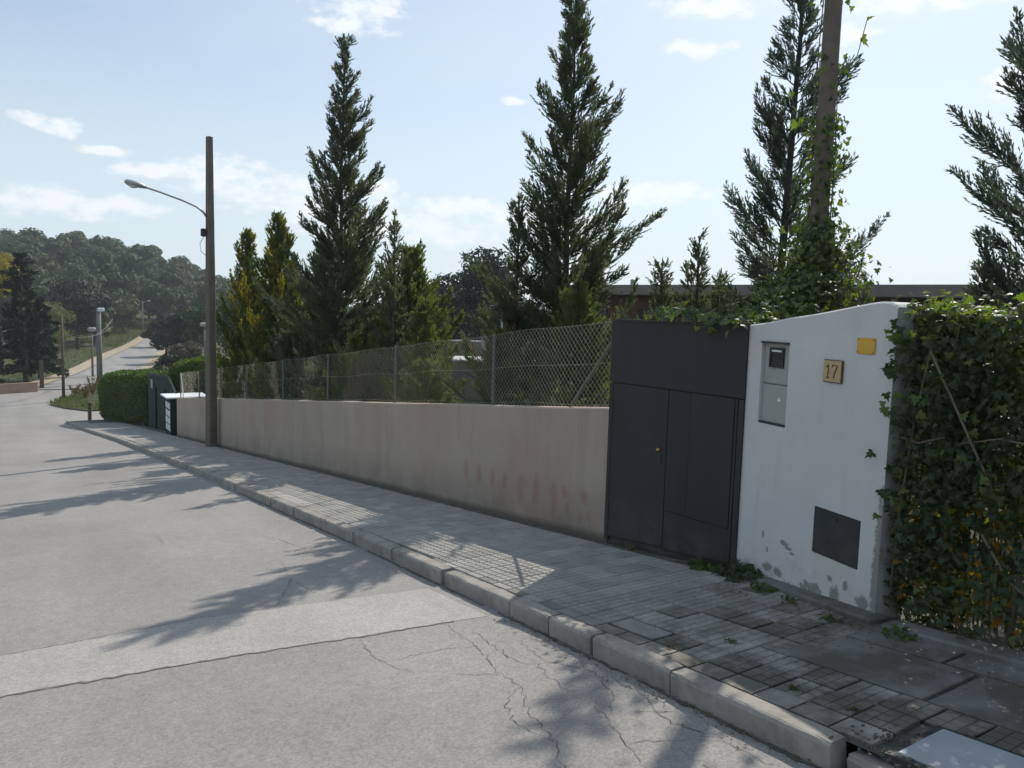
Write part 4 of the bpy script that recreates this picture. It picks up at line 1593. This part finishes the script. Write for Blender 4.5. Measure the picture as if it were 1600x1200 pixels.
for (pts) in [[(0, -.08, 4.2), (.08, -.22, 4.4), (.1, -.28, 4.7)], [(-.1, 0, 3.7), (-.25, .12, 3.85), (-.3, .15, 4.1)]]:
    Geo().tube(pts, .004, 4).build('stem', M['stalk'], ivyp)
    pp = np.array(pts)
    q = np.concatenate([pp[1:], (pp[1:] + pp[:-1]) / 2])
    single_leaves(ivyp, q, r.normal(size=q.shape), .085, [M['ivy_light']], r)
# leaves draped over the gate
q = []
for _ in range(120):
    u = r.beta(2.2, 1.4) * 1.0
    q.append((4.44 + r.normal(0, .06) - PX, 3.72 + (1 - u) * 1.15 - PY, 1.585 + abs(r.normal(0, .06)) * (1 if u < .8 else 1) - (.10 * r.random() if u > .65 else 0) - pz))
q = np.array(q)
single_leaves(ivyp, q, np.tile([-.6, -.2, .7], (len(q), 1)), .055, [M['ivy'], M['ivy_light']], r)

# weeds and small plants at the foot of gate, pillar, kerb
def weed(name, label, x, y, n, spread, h, mt, size=.03, cat='weed', stalks=6, z=None):
    r = R_(int(abs(x * 1000) + abs(y * 77)))
    zb = g(y) + .112 if z is None else z
    t = thing(name, label, cat, (x, y, zb), 0, 'weeds on the pavement')
    th = r.uniform(0, 6.28, n)
    rr = spread * r.uniform(0, 1, n) ** .6
    P = np.stack([rr * np.cos(th) * 1.0, rr * np.sin(th) * 1.4, h * r.uniform(.05, 1, n) * (1 - .5 * rr / spread)], 1)
    nn = norm(np.stack([np.cos(th) * .6 - .4, np.sin(th) * .6, .7 + 0 * th], 1))
    G = Geo()
    add_leaves(G, ivy_leaves(r, P, nn, size, .4, .5))
    G.build('foliage', mt, t)
    G = Geo()
    for _ in range(stalks):
        a = r.uniform(0, 6.28)
        q_ = spread * r.uniform(.2, .8)
        G.tube([(0, 0, 0), (q_ * .5 * math.cos(a), q_ * .5 * math.sin(a), h * .5), (q_ * math.cos(a), q_ * math.sin(a), h * .8)], .0018, 4, caps=False)
    G.build('stems', M['stalk'], t)
    return t


weed('ivy_clump', 'largest leafy ivy clump at the foot where gate meets white pillar', 4.36, 3.62, 170, .14, .17, M['ivy'], .045)
weed('ivy_clump', 'ragged weed in front of the gate left of the biggest clump', 4.38, 3.98, 60, .09, .09, M['weed'], .04)
weed('ivy_clump', 'light green weed under the middle of the gate', 4.38, 4.78, 26, .07, .08, M['weed'], .03)
weed('weed', 'small weed at the foot of the white pillar below the stains', 4.25, 3.28, 40, .07, .05, M['weed'], .035)
weed('weed', 'small weed below the dark vent cover', 4.15, 3.02, 26, .06, .05, M['weed'], .03)
weed('weed', 'yellowish weed by the bottom right corner of the white pillar', 4.02, 2.62, 22, .05, .05, M['weed'], .03)
weed('weed', 'weed at the foot of the ivy hedge beside the pillar', 4.05, 2.22, 40, .07, .08, M['weed'], .035)
weed('weed', 'tiny weed growing between dirty tiles near the kerb', 3.02, 2.12, 16, .03, .03, M['weed'], .022)
weed('weed', 'tiny yellow-green weed between tiles close to the kerb end', 3.03, 1.83, 14, .03, .03, M['weed'], .02)
weed('weed', 'dark dry tuft in a missing pavement corner', 2.96, 2.86, 24, .04, .03, M['litter'], .02)
weed('weed', 'dark tuft in the middle of the pavement', 3.27, 2.72, 20, .035, .03, M['weed'], .02)
for (ya, yb, wd) in ((.6, 1.6, .06), (1.65, 2.9, .045), (2.95, 4.4, .035), (4.5, 6.8, .03), (7.0, 12.0, .03)):
    strips([[(kx(v) - .012, v) for v in np.arange(ya, yb, .15)]], wd, .004, 'gutter_dirt', M['mortar'], road, jag=.25, sub=.05)
# dead leaves: gutter and hedge foot
G = Geo()
r = R_(200)
n = 420
yv = r.uniform(.4, 4.2, n)
xv = np.array([kx(a) for a in yv]) - np.abs(r.normal(.02, .07, n))
P = np.stack([xv, yv, np.array([g(a) for a in yv]) + .012], 1)
add_leaves(G, ivy_leaves(r, P, np.tile([0, 0, 1.], (n, 1)), .014, .1, .5))
n = 380
yv = r.uniform(.3, 3.6, n)
xv = 4.2 - np.abs(r.normal(0, .28, n))
P = np.stack([xv, yv, np.array([g(a) for a in yv]) + .13], 1)
add_leaves(G, ivy_leaves(r, P, np.tile([0, 0, 1.], (n, 1)), .017, .1, .4))
tag(G.build('leaf_litter', M['litter']), 'scattered dry leaf litter in the gutter and under the ivy', 'leaf litter', kind='stuff')

# ------------------------------------------------------------------ street lamp
lx, ly = 4.3, 20.75
lz = g(ly) + .12
lamp = thing('street_lamp', 'tall square brown concrete pole with a long curved arm and lamp head', 'street lamp', (lx, ly, lz))
V, F = [], []
Hh = 7.85
for z, s_ in ((-.1, .118), (2.5, .105), (5.3, .085), (Hh, .066)):
    b = s_ * .22
    V += [(-s_ + b, -s_, z), (s_ - b, -s_, z), (s_, -s_ + b, z), (s_, s_ - b, z), (s_ - b, s_, z), (-s_ + b, s_, z), (-s_, s_ - b, z), (-s_, -s_ + b, z)]
for k in range(3):
    for i in range(8):
        j = (i + 1) % 8
        F.append((k * 8 + i, k * 8 + j, k * 8 + 8 + j, k * 8 + 8 + i))
F.append(tuple(range(24, 32)))
Geo().add(V, F).build('pole', M['post_conc'], lamp, rz=.35)
# arm towards the road; end measured at the lamp head
AH = 5.85
arm = [(-.07, 0, AH), (-.16, 0, AH + .13), (-.32, .0, AH + .25), (-.65, 0, AH + .37), (-1.1, 0, AH + .50), (-1.5, 0, AH + .60)]
armrz = 0.0
la = Geo().tube(arm, [.028, .028, .027, .025, .023, .022], 8).build('arm', M['steel'], lamp, smooth=True)
hd = Geo()
hp = np.array([(-1.45, 0, AH + .59), (-1.56, 0, AH + .62), (-1.74, 0, AH + .655), (-1.88, 0, AH + .68), (-1.93, 0, AH + .69)])
hd.tube(hp, [.03, .06, .075, .065, .03], 10)
V = np.concatenate(hd.V)
V[:, 1] *= 1.5
hd.V = [V]
hdo = hd.build('lamp_head', M['lamp_body'], lamp, smooth=True)
Geo().tube([(-1.66, 0, AH + .60), (-1.76, 0, AH + .61), (-1.86, 0, AH + .635)], [.05, .07, .04], 8).build('diffuser', M['white_metal'], hdo, smooth=True)
Geo().cbox((-.16, 0, AH - .38), (.12, .12, .2), .02).build('junction_box', M['black_plastic'], lamp)
Geo().tube([(-.15, 0, AH - .48), (-.24, 0, AH - .65), (-.22, 0, AH - .85), (-.11, 0, AH - .95)], .008, 5).build('cable', M['black_plastic'], lamp)
Geo().tube([(.12, .02, 0), (.115, .02, 3), (.10, .02, 5.8)], .012, 5).build('conduit', M['steel'], lamp)

# ------------------------------------------------------------------ beyond the wall end
# mailbox cabinet with white slab
cab = thing('mailbox_cabinet', 'dark cabinet with white slab top and white notices beside the far wall end', 'cabinet', (4.62, 27.75, g(27.75) + .12))
Geo().cbox((0, 0, .62), (.5, .95, 1.28), .01).build('cabinet_body', M['darkgreen'], cab)
Geo().cbox((.28, -.0, 1.30), (1.35, 1.25, .05), .008).build('slab_top', M['white_metal'], cab)
for k, z in enumerate((.18, .42, .66, .92)):
    for j, yb in enumerate((-.22, .22)):
        Geo().cbox((-.26, yb, z + .08), (.02, .36 - .05 * ((k + j) % 2), .20), .003).build('notice', M['white_metal'], cab)
# dark green gate sheet
dg = thing('green_gate', 'dark green sheet gate with a small white notice beside the clipped hedge', 'gate', (4.85, 30.6, g(30.6) + .12))
G = Geo()
V = []
for x in (0, .05):
    V += [(x - .1, -2.3, -.2), (x - .1, 4.6, -1.0), (x - .1, 4.6, 1.72), (x - .1, -.6, 2.02), (x - .1, -2.3, 1.5)]
G.add(V, [(4, 3, 2, 1, 0), (5, 6, 7, 8, 9), (0, 1, 6, 5), (1, 2, 7, 6), (2, 3, 8, 7), (3, 4, 9, 8), (4, 0, 5, 9)])
G.build('gate_sheet', M['darkgreen'], dg)
Geo().tube([(-.12, -3.2, 1.25), (-.12, -.6, 2.06), (-.12, 4.65, 1.76)], .03, 6).build('top_rail', M['darkgreen'], dg)
Geo().cbox((-.13, 3.2, 1.45), (.02, .5, .36), .003).build('notice', M['sign_back'], dg)
for yb in (-2.3, 0, 2.2, 4.5):
    Geo().box((-.13, yb, .45 - .06 * yb), (.05, .06, 2.2)).build('gate_post', M['darkgreen'], dg)

# clipped box hedge
def box_hedge(name, label, x0, x1, y0, y1, h, seed, rz=0):
    r = R_(seed)
    t = thing(name, label, 'hedge', ((x0 + x1) / 2, (y0 + y1) / 2, g((y0 + y1) / 2)), rz)
    cx, cy, cz = t.location
    n = 34000
    a = r.uniform(-1, 1, (n, 3))
    ax = r.choice([0, 1, 2, 2], n)
    face = np.where(r.random(n) < .5, -1, 1)
    for k in range(3):
        a[ax == k, k] = face[ax == k]
    a[:, 2] = np.where(ax == 2, 1, a[:, 2])
    # superellipse rounding
    p = 4
    nn = (np.abs(a) ** p).sum(1) ** (1 / p)
    a = a / nn[:, None]
    P = np.stack([a[:, 0] * (x1 - x0) / 2, a[:, 1] * (y1 - y0) / 2, (a[:, 2] * .5 + .5) * h], 1)
    P += r.normal(0, .035, P.shape) + (.05 * np.sin(P[:, 1:2] * 2.3) * np.sin(P[:, 2:3] * 4 + P[:, 0:1] * 3))
    P[:, 2] += np.array([g(cy + v) for v in P[:, 1]]) - cz
    Q = diamonds(P, norm(r.normal(size=(n, 3)) + np.array([0, 0, .6])), .10, .06, r)
    Geo().quads(Q).build('foliage', M['boxhedge'], t)
    # woody core
    V = []
    for z in (0, h * .8):
        for (sx_, sy_) in ((-1, -1), (1, -1), (1, 1), (-1, 1)):
            yv = sy_ * (y1 - y0) / 2 * .8
            V.append((sx_ * (x1 - x0) / 2 * .72, yv, z + g(cy + yv) - cz))
    Geo().add(V, [(3, 2, 1, 0), (4, 5, 6, 7), (0, 1, 5, 4), (1, 2, 6, 5), (2, 3, 7, 6), (3, 0, 4, 7)]).build('branch_core', M['pinecore'] if 'pinecore' in M else M['bark_dark'], t)


box_hedge('clipped_hedge', 'clipped green hedge with rounded left end at the pavement end', 4.0, 5.8, 35.7, 43.7, 2.45, 301, .155)
box_hedge('clipped_hedge', 'taller clipped hedge behind the dark green gate', 5.3, 7.4, 29.6, 34.6, 2.75, 302)

# bollard / short post at the pavement end
t = thing('wooden_post', 'short dark post standing at the far end of the pavement', 'post', (3.25, 44.0, g(44)))
Geo().tube([(0, 0, 0), (0, 0, .92), (0, 0, .95)], [.09, .085, .05], 8).build('post_shaft', M['rust_pole'], t)

# pale kerb return at the pavement end
# grass island
def grass_patch(name, label, poly, n, h, mt, seed, zoff=0):
    r = R_(seed)
    poly = np.array(poly)
    mn, mx_ = poly.min(0), poly.max(0)
    P = []
    while len(P) < n:
        q = r.uniform(mn, mx_)
        ins = False
        j = len(poly) - 1
        for i in range(len(poly)):
            if (poly[i][1] > q[1]) != (poly[j][1] > q[1]) and q[0] < (poly[j][0] - poly[i][0]) * (q[1] - poly[i][1]) / (poly[j][1] - poly[i][1]) + poly[i][0]:
                ins = not ins
            j = i
        if ins:
            P.append((q[0], q[1], T(*q) + zoff))
    P = np.array(P)
    D = norm(r.normal(0, .45, (n, 3)) + np.array([0, 0, 1]))
    Q = diamonds(P, D, h * r.uniform(.4, 1.3, n), h * .16, r)
    return tag(Geo().quads(Q).build(name, mt), label, 'grass', kind='stuff')


isl = [(1.9, 55.8), (2.6, 53), (3.6, 50.6), (6, 50.2), (9, 51), (10, 66), (6, 71), (4.9, 66), (3.3, 60.5), (2.2, 57.3)]
V = [(x, y, T(x, y) + .06) for x, y in isl]
c0 = np.mean(np.array(V), 0)
c0[2] += .15
tag(Geo().add(V + [tuple(c0)], [(i, (i + 1) % len(isl), len(isl)) for i in range(len(isl))]).build('ground_mound', M['terrain']), 'grassy mound between street and hill road', 'ground', kind='structure')
grass_patch('grass', 'rough grass on the island beside the hill road junction', isl, 9000, .30, M['grass'], 401, .06)
grass_patch('grass', 'short grass field left of the hill road', [(-3, 76), (2, 73), (4.0, 81), (8.0, 100), (11, 120), (-6, 120), (-8, 90)], 9000, .30, M['grass'], 402, -.05)
grass_patch('grass', 'dry grass slope above the hill road', [(12, 120), (18, 140), (24, 155), (16, 165), (6, 140)], 6000, .5, M['grass'], 403, 0)
for (x, y, s_, lab) in ((4.6, 59.5, 1.7, 'tallest reddish weed plant on the grass island'), (4.0, 57.4, 1.2, 'middle reddish weed plant on the grass island'), (3.6, 60.5, .9, 'small reddish weed plant on the grass island')):
    r = R_(int(x * 100))
    t = thing('weed_plant', lab, 'plant', (x, y, T(x, y)), 0, 'reddish weeds')
    G = Geo()
    qs = []
    for k in range(7):
        a = r.uniform(0, 6.28)
        tip = np.array([math.cos(a) * .35, math.sin(a) * .35, s_ * r.uniform(.7, 1)])
        G.tube([(0, 0, 0), tip * [.4, .4, .5], tip], .012, 4)
        f = r.uniform(.3, 1, 60)
        P = tip[None] * f[:, None] + r.normal(0, .05, (60, 3))
        qs.append(diamonds(P, norm(r.normal(size=(60, 3))), .09, .05, r))
    G.build('stems', M['rust_pole'], t)
    Geo().quads(np.concatenate(qs)).build('foliage', M['cyp_brown'], t)

# pink wall with rail at the left
pw = thing('pink_wall', 'low pink rendered wall under the dark trees at the left edge', 'wall', (-5.0, 64.2, T(-5, 64)))
for k in range(6):
    xa, xb = -14 + k * 2.6 + .03, -14 + (k + 1) * 2.6
    ya, yb = np.interp(xa, [-14, -.7, 1.4], [62, 63.9, 64.9]), np.interp(xb, [-14, -.7, 1.4], [62, 63.9, 64.9])
    c = ((xa + xb) / 2 + 5, (ya + yb) / 2 - 64.2, .30 + .03 * (k % 2))
    Geo().cbox(c, (xb - xa - .02, .18, .68 + .06 * (k % 2)), .01, math.atan2(yb - ya, xb - xa)).build('wall_panel', M['pinkwall'], pw)
    Geo().cbox((xa + 5, ya - 64.2 - .02, .36), (.22, .24, .92), .01).build('pier', M['pinkwall'], pw)
t = thing('gate_post', 'thick brown post at the end of the pink wall', 'post', (1.85, 67.0, T(1.85, 67)))
Geo().cbox((0, 0, 1.05), (.28, .28, 2.1), .02).build('post_shaft', M['rust_pole'], t)


# background poles
def bgpole(name, label, x, y, h, rad, mt, lampat=None, group='distant poles', square=False):
    t = thing(name, label, 'pole' if not lampat else 'street lamp', (x, y, T(x, y)), 0, group)
    Geo().tube([(0, 0, -.2), (0, 0, h * .5), (0, 0, h)], [rad, rad * .85, rad * .7], 8).build('pole', mt, t, smooth=True)
    if lampat == 'arm':
        Geo().tube([(0, 0, h * .93), (.3, -.2, h * .97), (.8, -.4, h)], .03, 5).build('arm', M['steel'], t)
        Geo().cbox((.95, -.45, h), (.42, .2, .12), .03).build('lamp_head', M['white_metal'], t)
    elif lampat == 'top':
        Geo().cbox((0, 0, h + .05), (.62, .5, .34), .08).build('lamp_head', M['lamp_body'], t)
    return t


bgpole('thin_pole', 'thin dark wooden pole standing on the grass island', 2.8, 58.0, 5.5, .10, M['rust_pole'])
bgpole('lamp_post', 'short pale lamp post with square head beside the hill road', 5.9, 75.9, 4.1, .10, M['grey_pole'], 'top')
bp = bgpole('concrete_pole', 'thick pale grey concrete pole behind the clipped hedge', 5.9, 69.5, 6.1, .23, M['grey_pole'], None)
Geo().cbox((.15, -.3, 5.95), (.5, .3, .3), .05).build('lamp_head', M['white_metal'], bp)
Geo().cbox((.0, -.25, 6.35), (.3, .2, .45), .05).build('bracket', M['black_plastic'], bp)
bgpole('thin_pole', 'thin pale pole just left of the thick grey pole', 6.5, 76.5, 6.4, .09, M['grey_pole'])
bgpole('far_lamp', 'distant street lamp beside the top of the hill road', 18.6, 142, 5.6, .12, M['grey_pole'], 'arm')
bgpole('far_lamp', 'distant lamp just showing behind the tall brown lamp pole', 12.6, 63.0, 5.0, .09, M['grey_pole'], 'top')
t = thing('overhead_cable', 'sagging cables between the thin pole and thick grey pole', 'cable', (2.8, 58, T(2.8, 58)))
for (za, zb_, sg) in ((5.0, 5.2, 1.1), (4.4, 4.6, .5)):
    P = [(4.1 * s_, 11.5 * s_, za + (zb_ - za) * s_ - sg * 4 * s_ * (1 - s_)) for s_ in np.linspace(0, 1, 12)]
    Geo().tube(P, .018, 4).build('wire', M['black_plastic'], t)

# ------------------------------------------------------------------ background trees
def bigtree(name, label, x, y, h, cr, mt, seed, trunk=.35, group=None, ncl=26, nleaf=170, size=.28, flat=.8, bark='bark_dark', zr=.36, cat='tree'):
    r = R_(seed)
    z0 = h * trunk
    G = Geo()
    zs = np.linspace(0, h * .8, 6)
    G.tube([(.06 * h * .1 * math.sin(k * 1.3), .05 * math.cos(k), zz) for k, zz in enumerate(zs)], np.linspace(h * .028, h * .008, 6), 7)
    for k in range(7):
        a = r.uniform(0, 6.28)
        zz = h * r.uniform(.3, .65)
        G.tube([(0, 0, zz), (cr * .35 * math.cos(a), cr * .35 * math.sin(a), zz + h * .12), (cr * .7 * math.cos(a), cr * .7 * math.sin(a), zz + h * .18)], [.05, .035, .015], 4, caps=False)
    Q = crown_round(r, (0, 0, h - (h - z0) * .5), (cr, cr, (h - z0) * .5), ncl, nleaf, size, flat)
    return place_tree(name, label, x, y, G, [(Q, mt)], M[bark], group=group, cat=cat)


def drooper(name, label, x, y, h, rm, seed, mt):
    r = R_(seed)
    G, Q = conifer(r, h, lambda t: max(.25, rm * (1 - t) ** .6), 120, -5, 8, .16, .26, .11, .5, droop=22, trunk_r=.2, t0=.10)
    return place_tree(name, label, x, y, G, [(Q, mt)], M['bark_dark'], group='dark trees over the pink wall', cat='conifer')


drooper('dark_conifer', 'drooping dark conifer at the far left edge of the view', -2.6, 68.6, 10.3, 3.2, 501, M['pine_dark'])
drooper('dark_conifer', 'drooping dark conifer with its tip above the pink wall', .9, 70.6, 10.0, 2.7, 502, M['pine_dark'])
drooper('dark_conifer', 'shorter drooping dark conifer nearest the brown gate post', 2.0, 74.5, 6.6, 2.3, 503, M['pine_dark'])
bigtree('yellow_tree', 'yellowing broadleaf tree top at the far left edge', -.9, 84.0, 11.3, 2.6, M['autumn'], 504, .5, None, 22, 160, .26)
bigtree('dark_pine', 'large dark round pine left of the poles', 7.4, 118, 10.0, 4.6, M['pine_dark'], 505, .12, None, 40, 200, .42)
bigtree('pale_tree', 'small pale yellowish tree between the left conifers and the dark pine', 3.6, 110, 7.4, 3.4, M['cyp_light'], 506, .02, None, 30, 150, .3)
gm = 'trees beside the hill road'
for (x, y, h, c_, mt, seed, lab, tr) in [(15.9, 102, 5.2, 3.0, 'pine_dark', 511, 'dark bushy tree leaning over the right of the hill road', .05), (16.6, 91, 6.5, 3.4, 'pine_dark', 512, 'dark round tree above the clipped hedge', .05),
                                        (17.5, 84, 8.0, 3.3, 'pine', 513, 'green tree left beside the lamp pole', .08), (19.0, 77, 8.3, 3.3, 'pine_dark', 514, 'dark tree right behind the lamp pole', .08),
                                        (17.4, 121, 3.2, 2.3, 'pine_dark', 515, 'low dark bush where the hill road vanishes', .02), (14.2, 79.5, 3.2, 1.9, 'scrub', 516, 'brownish scrub bush above the clipped hedge', .02),
                                        (20.6, 68.5, 7.6, 3.0, 'pine', 517, 'green tree right of the lamp pole under the hill', .08), (11.0, 67.8, 2.7, 2.2, 'pine_dark', 518, 'low dark shrub just behind the clipped hedge', .02),
                                        (24.0, 64, 7.0, 3.0, 'pine_dark', 519, 'dark tree seen behind the golden cypresses', .08), (9.6, 60.5, 2.2, 1.6, 'pine', 520, 'low green shrub rising over the hedge top', .02)]:
    bigtree('roadside_tree', lab, x, y, h, c_, M[mt], seed, tr, gm, 26, 150, .30)
for (x, y, h, c_, mt, seed, lab) in [(28.6, 47.3, 12.0, 2.9, 'pine_dark', 531, 'tall round-topped pine in the gap between the two tallest cypresses'), (27.2, 52.5, 10.3, 3.0, 'pine_dark', 532, 'left dark pine of the group in the gap between the cypresses'),
                                     (30.2, 47.0, 9.0, 2.8, 'pine_dark', 533, 'right low dark pine of the group in the gap between the cypresses'), (29.8, 54, 9.0, 2.8, 'pine_dark', 534, 'middle dark pine of the group in the gap between the cypresses'),
                                     (40.2, 81.8, 9.6, 4.2, 'pine', 535, 'hazy green tree left of the pine group')]:
    bigtree('gap_pine', lab, x, y, h, c_, M[mt], seed, .15, 'pines in the gap', 42, 230, .27)

# wooded hill: individual round crowns sharing a few meshes
r = R_(600)
variants = []
for k in range(7):
    G = Geo()
    cr = 3.3
    h = 7.0
    G.tube([(0, 0, -.5), (.1, 0, h * .4), (0, .1, h * .7)], [.22, .16, .08], 5, mi=1)
    Q = crown_round(r, (0, 0, 3.5), (cr * (1 + .1 * r.normal()), cr, 3.3), 24, 95, .62, .9)
    G.quads(Q, 0)
    variants.append([G.mesh('hill_pine_tree', [M['pine'] if k % 3 else M['pine_pale'], M['bark']]), k])
pts = []
tries = 0
while len(pts) < 285 and tries < 30000:
    tries += 1
    az = math.radians(r.uniform(-3, 17.5))
    R0 = r.uniform(126, 262) if r.random() < .8 else r.uniform(225, 262)
    x, y = R0 * math.sin(az), R0 * math.cos(az)
    # keep the hill road and the pale grass slope open
    xr = np.interp(y, [p[0] for p in HL], [p[1] for p in HL])
    if y < 150 and -4.5 < x - xr < 9.5:
        continue
    if y < 150 and x < xr - 4 and x > xr - 11 and r.random() < .6:
        continue
    if y < 135 and x > 25:
        continue
    if any((x - a) ** 2 + (y - b_) ** 2 < 6.3 ** 2 for a, b_ in pts):
        continue
    pts.append((x, y))
for (x, y) in pts:
    me, k = variants[int(r.integers(7))]
    s_ = r.uniform(.95, 1.5)
    o = link('hill_pine_tree', me, None, (x, y, T(x, y) - .2), r.uniform(0, 6.28))
    o.scale = (s_, s_, s_ * r.uniform(.85, 1.15))
    pale = k % 3 == 0
    tag(o, 'paler green round crown among the pines on the wooded hill' if pale else 'dark green round crown among the pines on the wooded hill', 'tree', 'pines covering the hill')
# far tree line low on the horizon behind the plots
pts2 = []
G = Geo()
for k in range(150):
    az = math.radians(r.uniform(16, 75))
    R0 = r.uniform(120, 175)
    x, y = R0 * math.sin(az), R0 * math.cos(az)
    Q = crown_round(r, (x, y, T(x, y) + 4.2), (4.2, 4.2, 3.2), 9, 60, .9, .85)
    G.quads(Q)
tag(G.build('far_treeline', M['pine']), 'far low line of trees beyond the plots', 'trees', kind='stuff')

# undergrowth behind the wall so no bare soil shows between stems
G = Geo()
r = R_(700)
for k in range(150):
    y = r.uniform(5.6, 27)
    x = r.uniform(5.0, 7.4)
    hh = r.uniform(.9, 1.25) if 8.6 < y < 13 else r.uniform(.9, 1.9)
    n = 190
    P = np.stack([np.maximum(x + r.normal(0, .28, n), 4.8 + r.uniform(0, .2, n)), y + r.normal(0, .28, n), T(x, y) + hh * r.uniform(0, 1, n)], 1)
    G.quads(diamonds(P, norm(r.normal(size=(n, 3)) + np.array([0, 0, .8])), .11, .05, r))
tag(G.build('undergrowth', M['cyp_light']), 'tangled light undergrowth along the inside of the fence', 'undergrowth', kind='stuff')

# ------------------------------------------------------------------ terrace with sign in the gap
tz = -.80
ter = thing('garden_terrace', 'grey terrace wall with pale coping seen through the gap between cypresses', 'terrace', (19.5, 30.5, T(19.5, 30.5)))
tb = T(19.5, 30.5)
ang = math.radians(-33)
Geo().cbox((0, 0, (tz - tb) / 2 - .1), (7, .3, tz - tb + .2), .01, ang).build('retaining_wall', M['old_wall'], ter)
Geo().cbox((0, 0, tz - tb + .04), (7.2, .45, .08), .01, ang).build('coping', M['pale_conc'], ter)
Geo().cbox((1.3, 2.0, tz - tb - .06), (7, 3.6, .1), .01, ang).build('paved_top', M['pale_conc'], ter)
Geo().cbox((2.8, 4.4, tz - tb + .35), (7, .25, .7), .01, ang).build('rear_wall', M['old_wall'], ter)
Geo().cbox((2.8, 4.4, tz - tb + .74), (7.2, .4, .07), .01, ang).build('rear_coping', M['pale_conc'], ter)
sg = thing('round_sign', 'pale grey round sign seen from behind on the terrace', 'sign', (19.2, 31.6, tz))
Geo().tube([(0, 0, 0), (0, 0, .85)], .07, 8).build('post', M['sign_back'], sg)
th = np.arange(20) * 2 * math.pi / 20
dv = np.array([math.cos(ang), math.sin(ang), 0])
nv = np.array([-dv[1], dv[0], 0])
V = [tuple(np.array([0, 0, .85]) + dv * .34 * math.cos(a) + np.array([0, 0, .40 * math.sin(a)]) + nv * s_) for s_ in (-.1, -.07) for a in th]
Geo().add(V, [tuple(range(19, -1, -1)), tuple(range(20, 40))] + [(i, (i + 1) % 20, 20 + (i + 1) % 20, 20 + i) for i in range(20)]).build('disc', M['sign_back'], sg)
tp = thing('thin_mast', 'thin grey mast with two short crossbars beside the round sign', 'mast', (19.8, 31.3, tz))
Geo().tube([(0, 0, 0), (0, 0, 2.7)], .05, 8).build('mast_shaft', M['steel'], tp)
for z in (1.45, 2.65):
    d_ = dv * .6
    Geo().tube([tuple(-d_ + np.array([0, 0, z])), tuple(d_ * .1 + np.array([0, 0, z]))], .025, 6).build('crossbar', M['steel'], tp)

# ------------------------------------------------------------------ flat-roofed building
bA, bB = np.array([17.0, 23.4]), np.array([22.2, 4.6])
bd = (bB - bA) / np.linalg.norm(bB - bA)
bl = np.linalg.norm(bB - bA)
bld = thing('flat_roof_building', 'long low brown building with grey flat roof fascia behind the trees', 'building', (bA[0], bA[1], T(*bA) - 1), math.atan2(bd[1], bd[0]))
bz = T(*bA) - 1
TOPZ = 2.62 - bz
Geo().cbox((bl / 2, 4.5, (TOPZ - .35) / 2), (bl, 8, TOPZ - .35), .01).build('wall', M['brickwall'], bld)
Geo().cbox((bl / 2, 4.3, TOPZ - .17), (bl + .9, 9.2, .34), .015).build('roof', M['fascia'], bld)
for k in range(7):
    u = 1.5 + k * 2.6
    if u < bl - 1:
        Geo().cbox((u, .47, TOPZ - 1.35), (1.3, .06, 1.1), .01).build('window', M['glass_dark'], bld)
tag_ = Geo().tube([(0, 0, 0), (0, 0, .22), (0, 0, .26)], [.10, .10, .03], 8)
vt = tag_.build('roof_vent', M['sign_back'], bld, loc=(3.0, .8, TOPZ))

# ------------------------------------------------------------------ air
HZ = True
if HZ:
    mt = bpy.data.materials.new('haze')
    mt.use_nodes = True
    nt = mt.node_tree
    nt.nodes.clear()
    out = nt.nodes.new('ShaderNodeOutputMaterial')
    pv = nt.nodes.new('ShaderNodeVolumePrincipled')
    pv.inputs['Color'].default_value = (.86, .91, 1.0, 1)
    pv.inputs['Density'].default_value = .0005
    pv.inputs['Anisotropy'].default_value = .3
    nt.links.new(pv.outputs[0], out.inputs['Volume'])
    G = Geo()
    G.box((0, 0, 11), (1260, 1260, 74))
    o = G.build('haze', mt)
    o['kind'] = 'stuff'
    o['label'] = 'thin pale daylight haze'
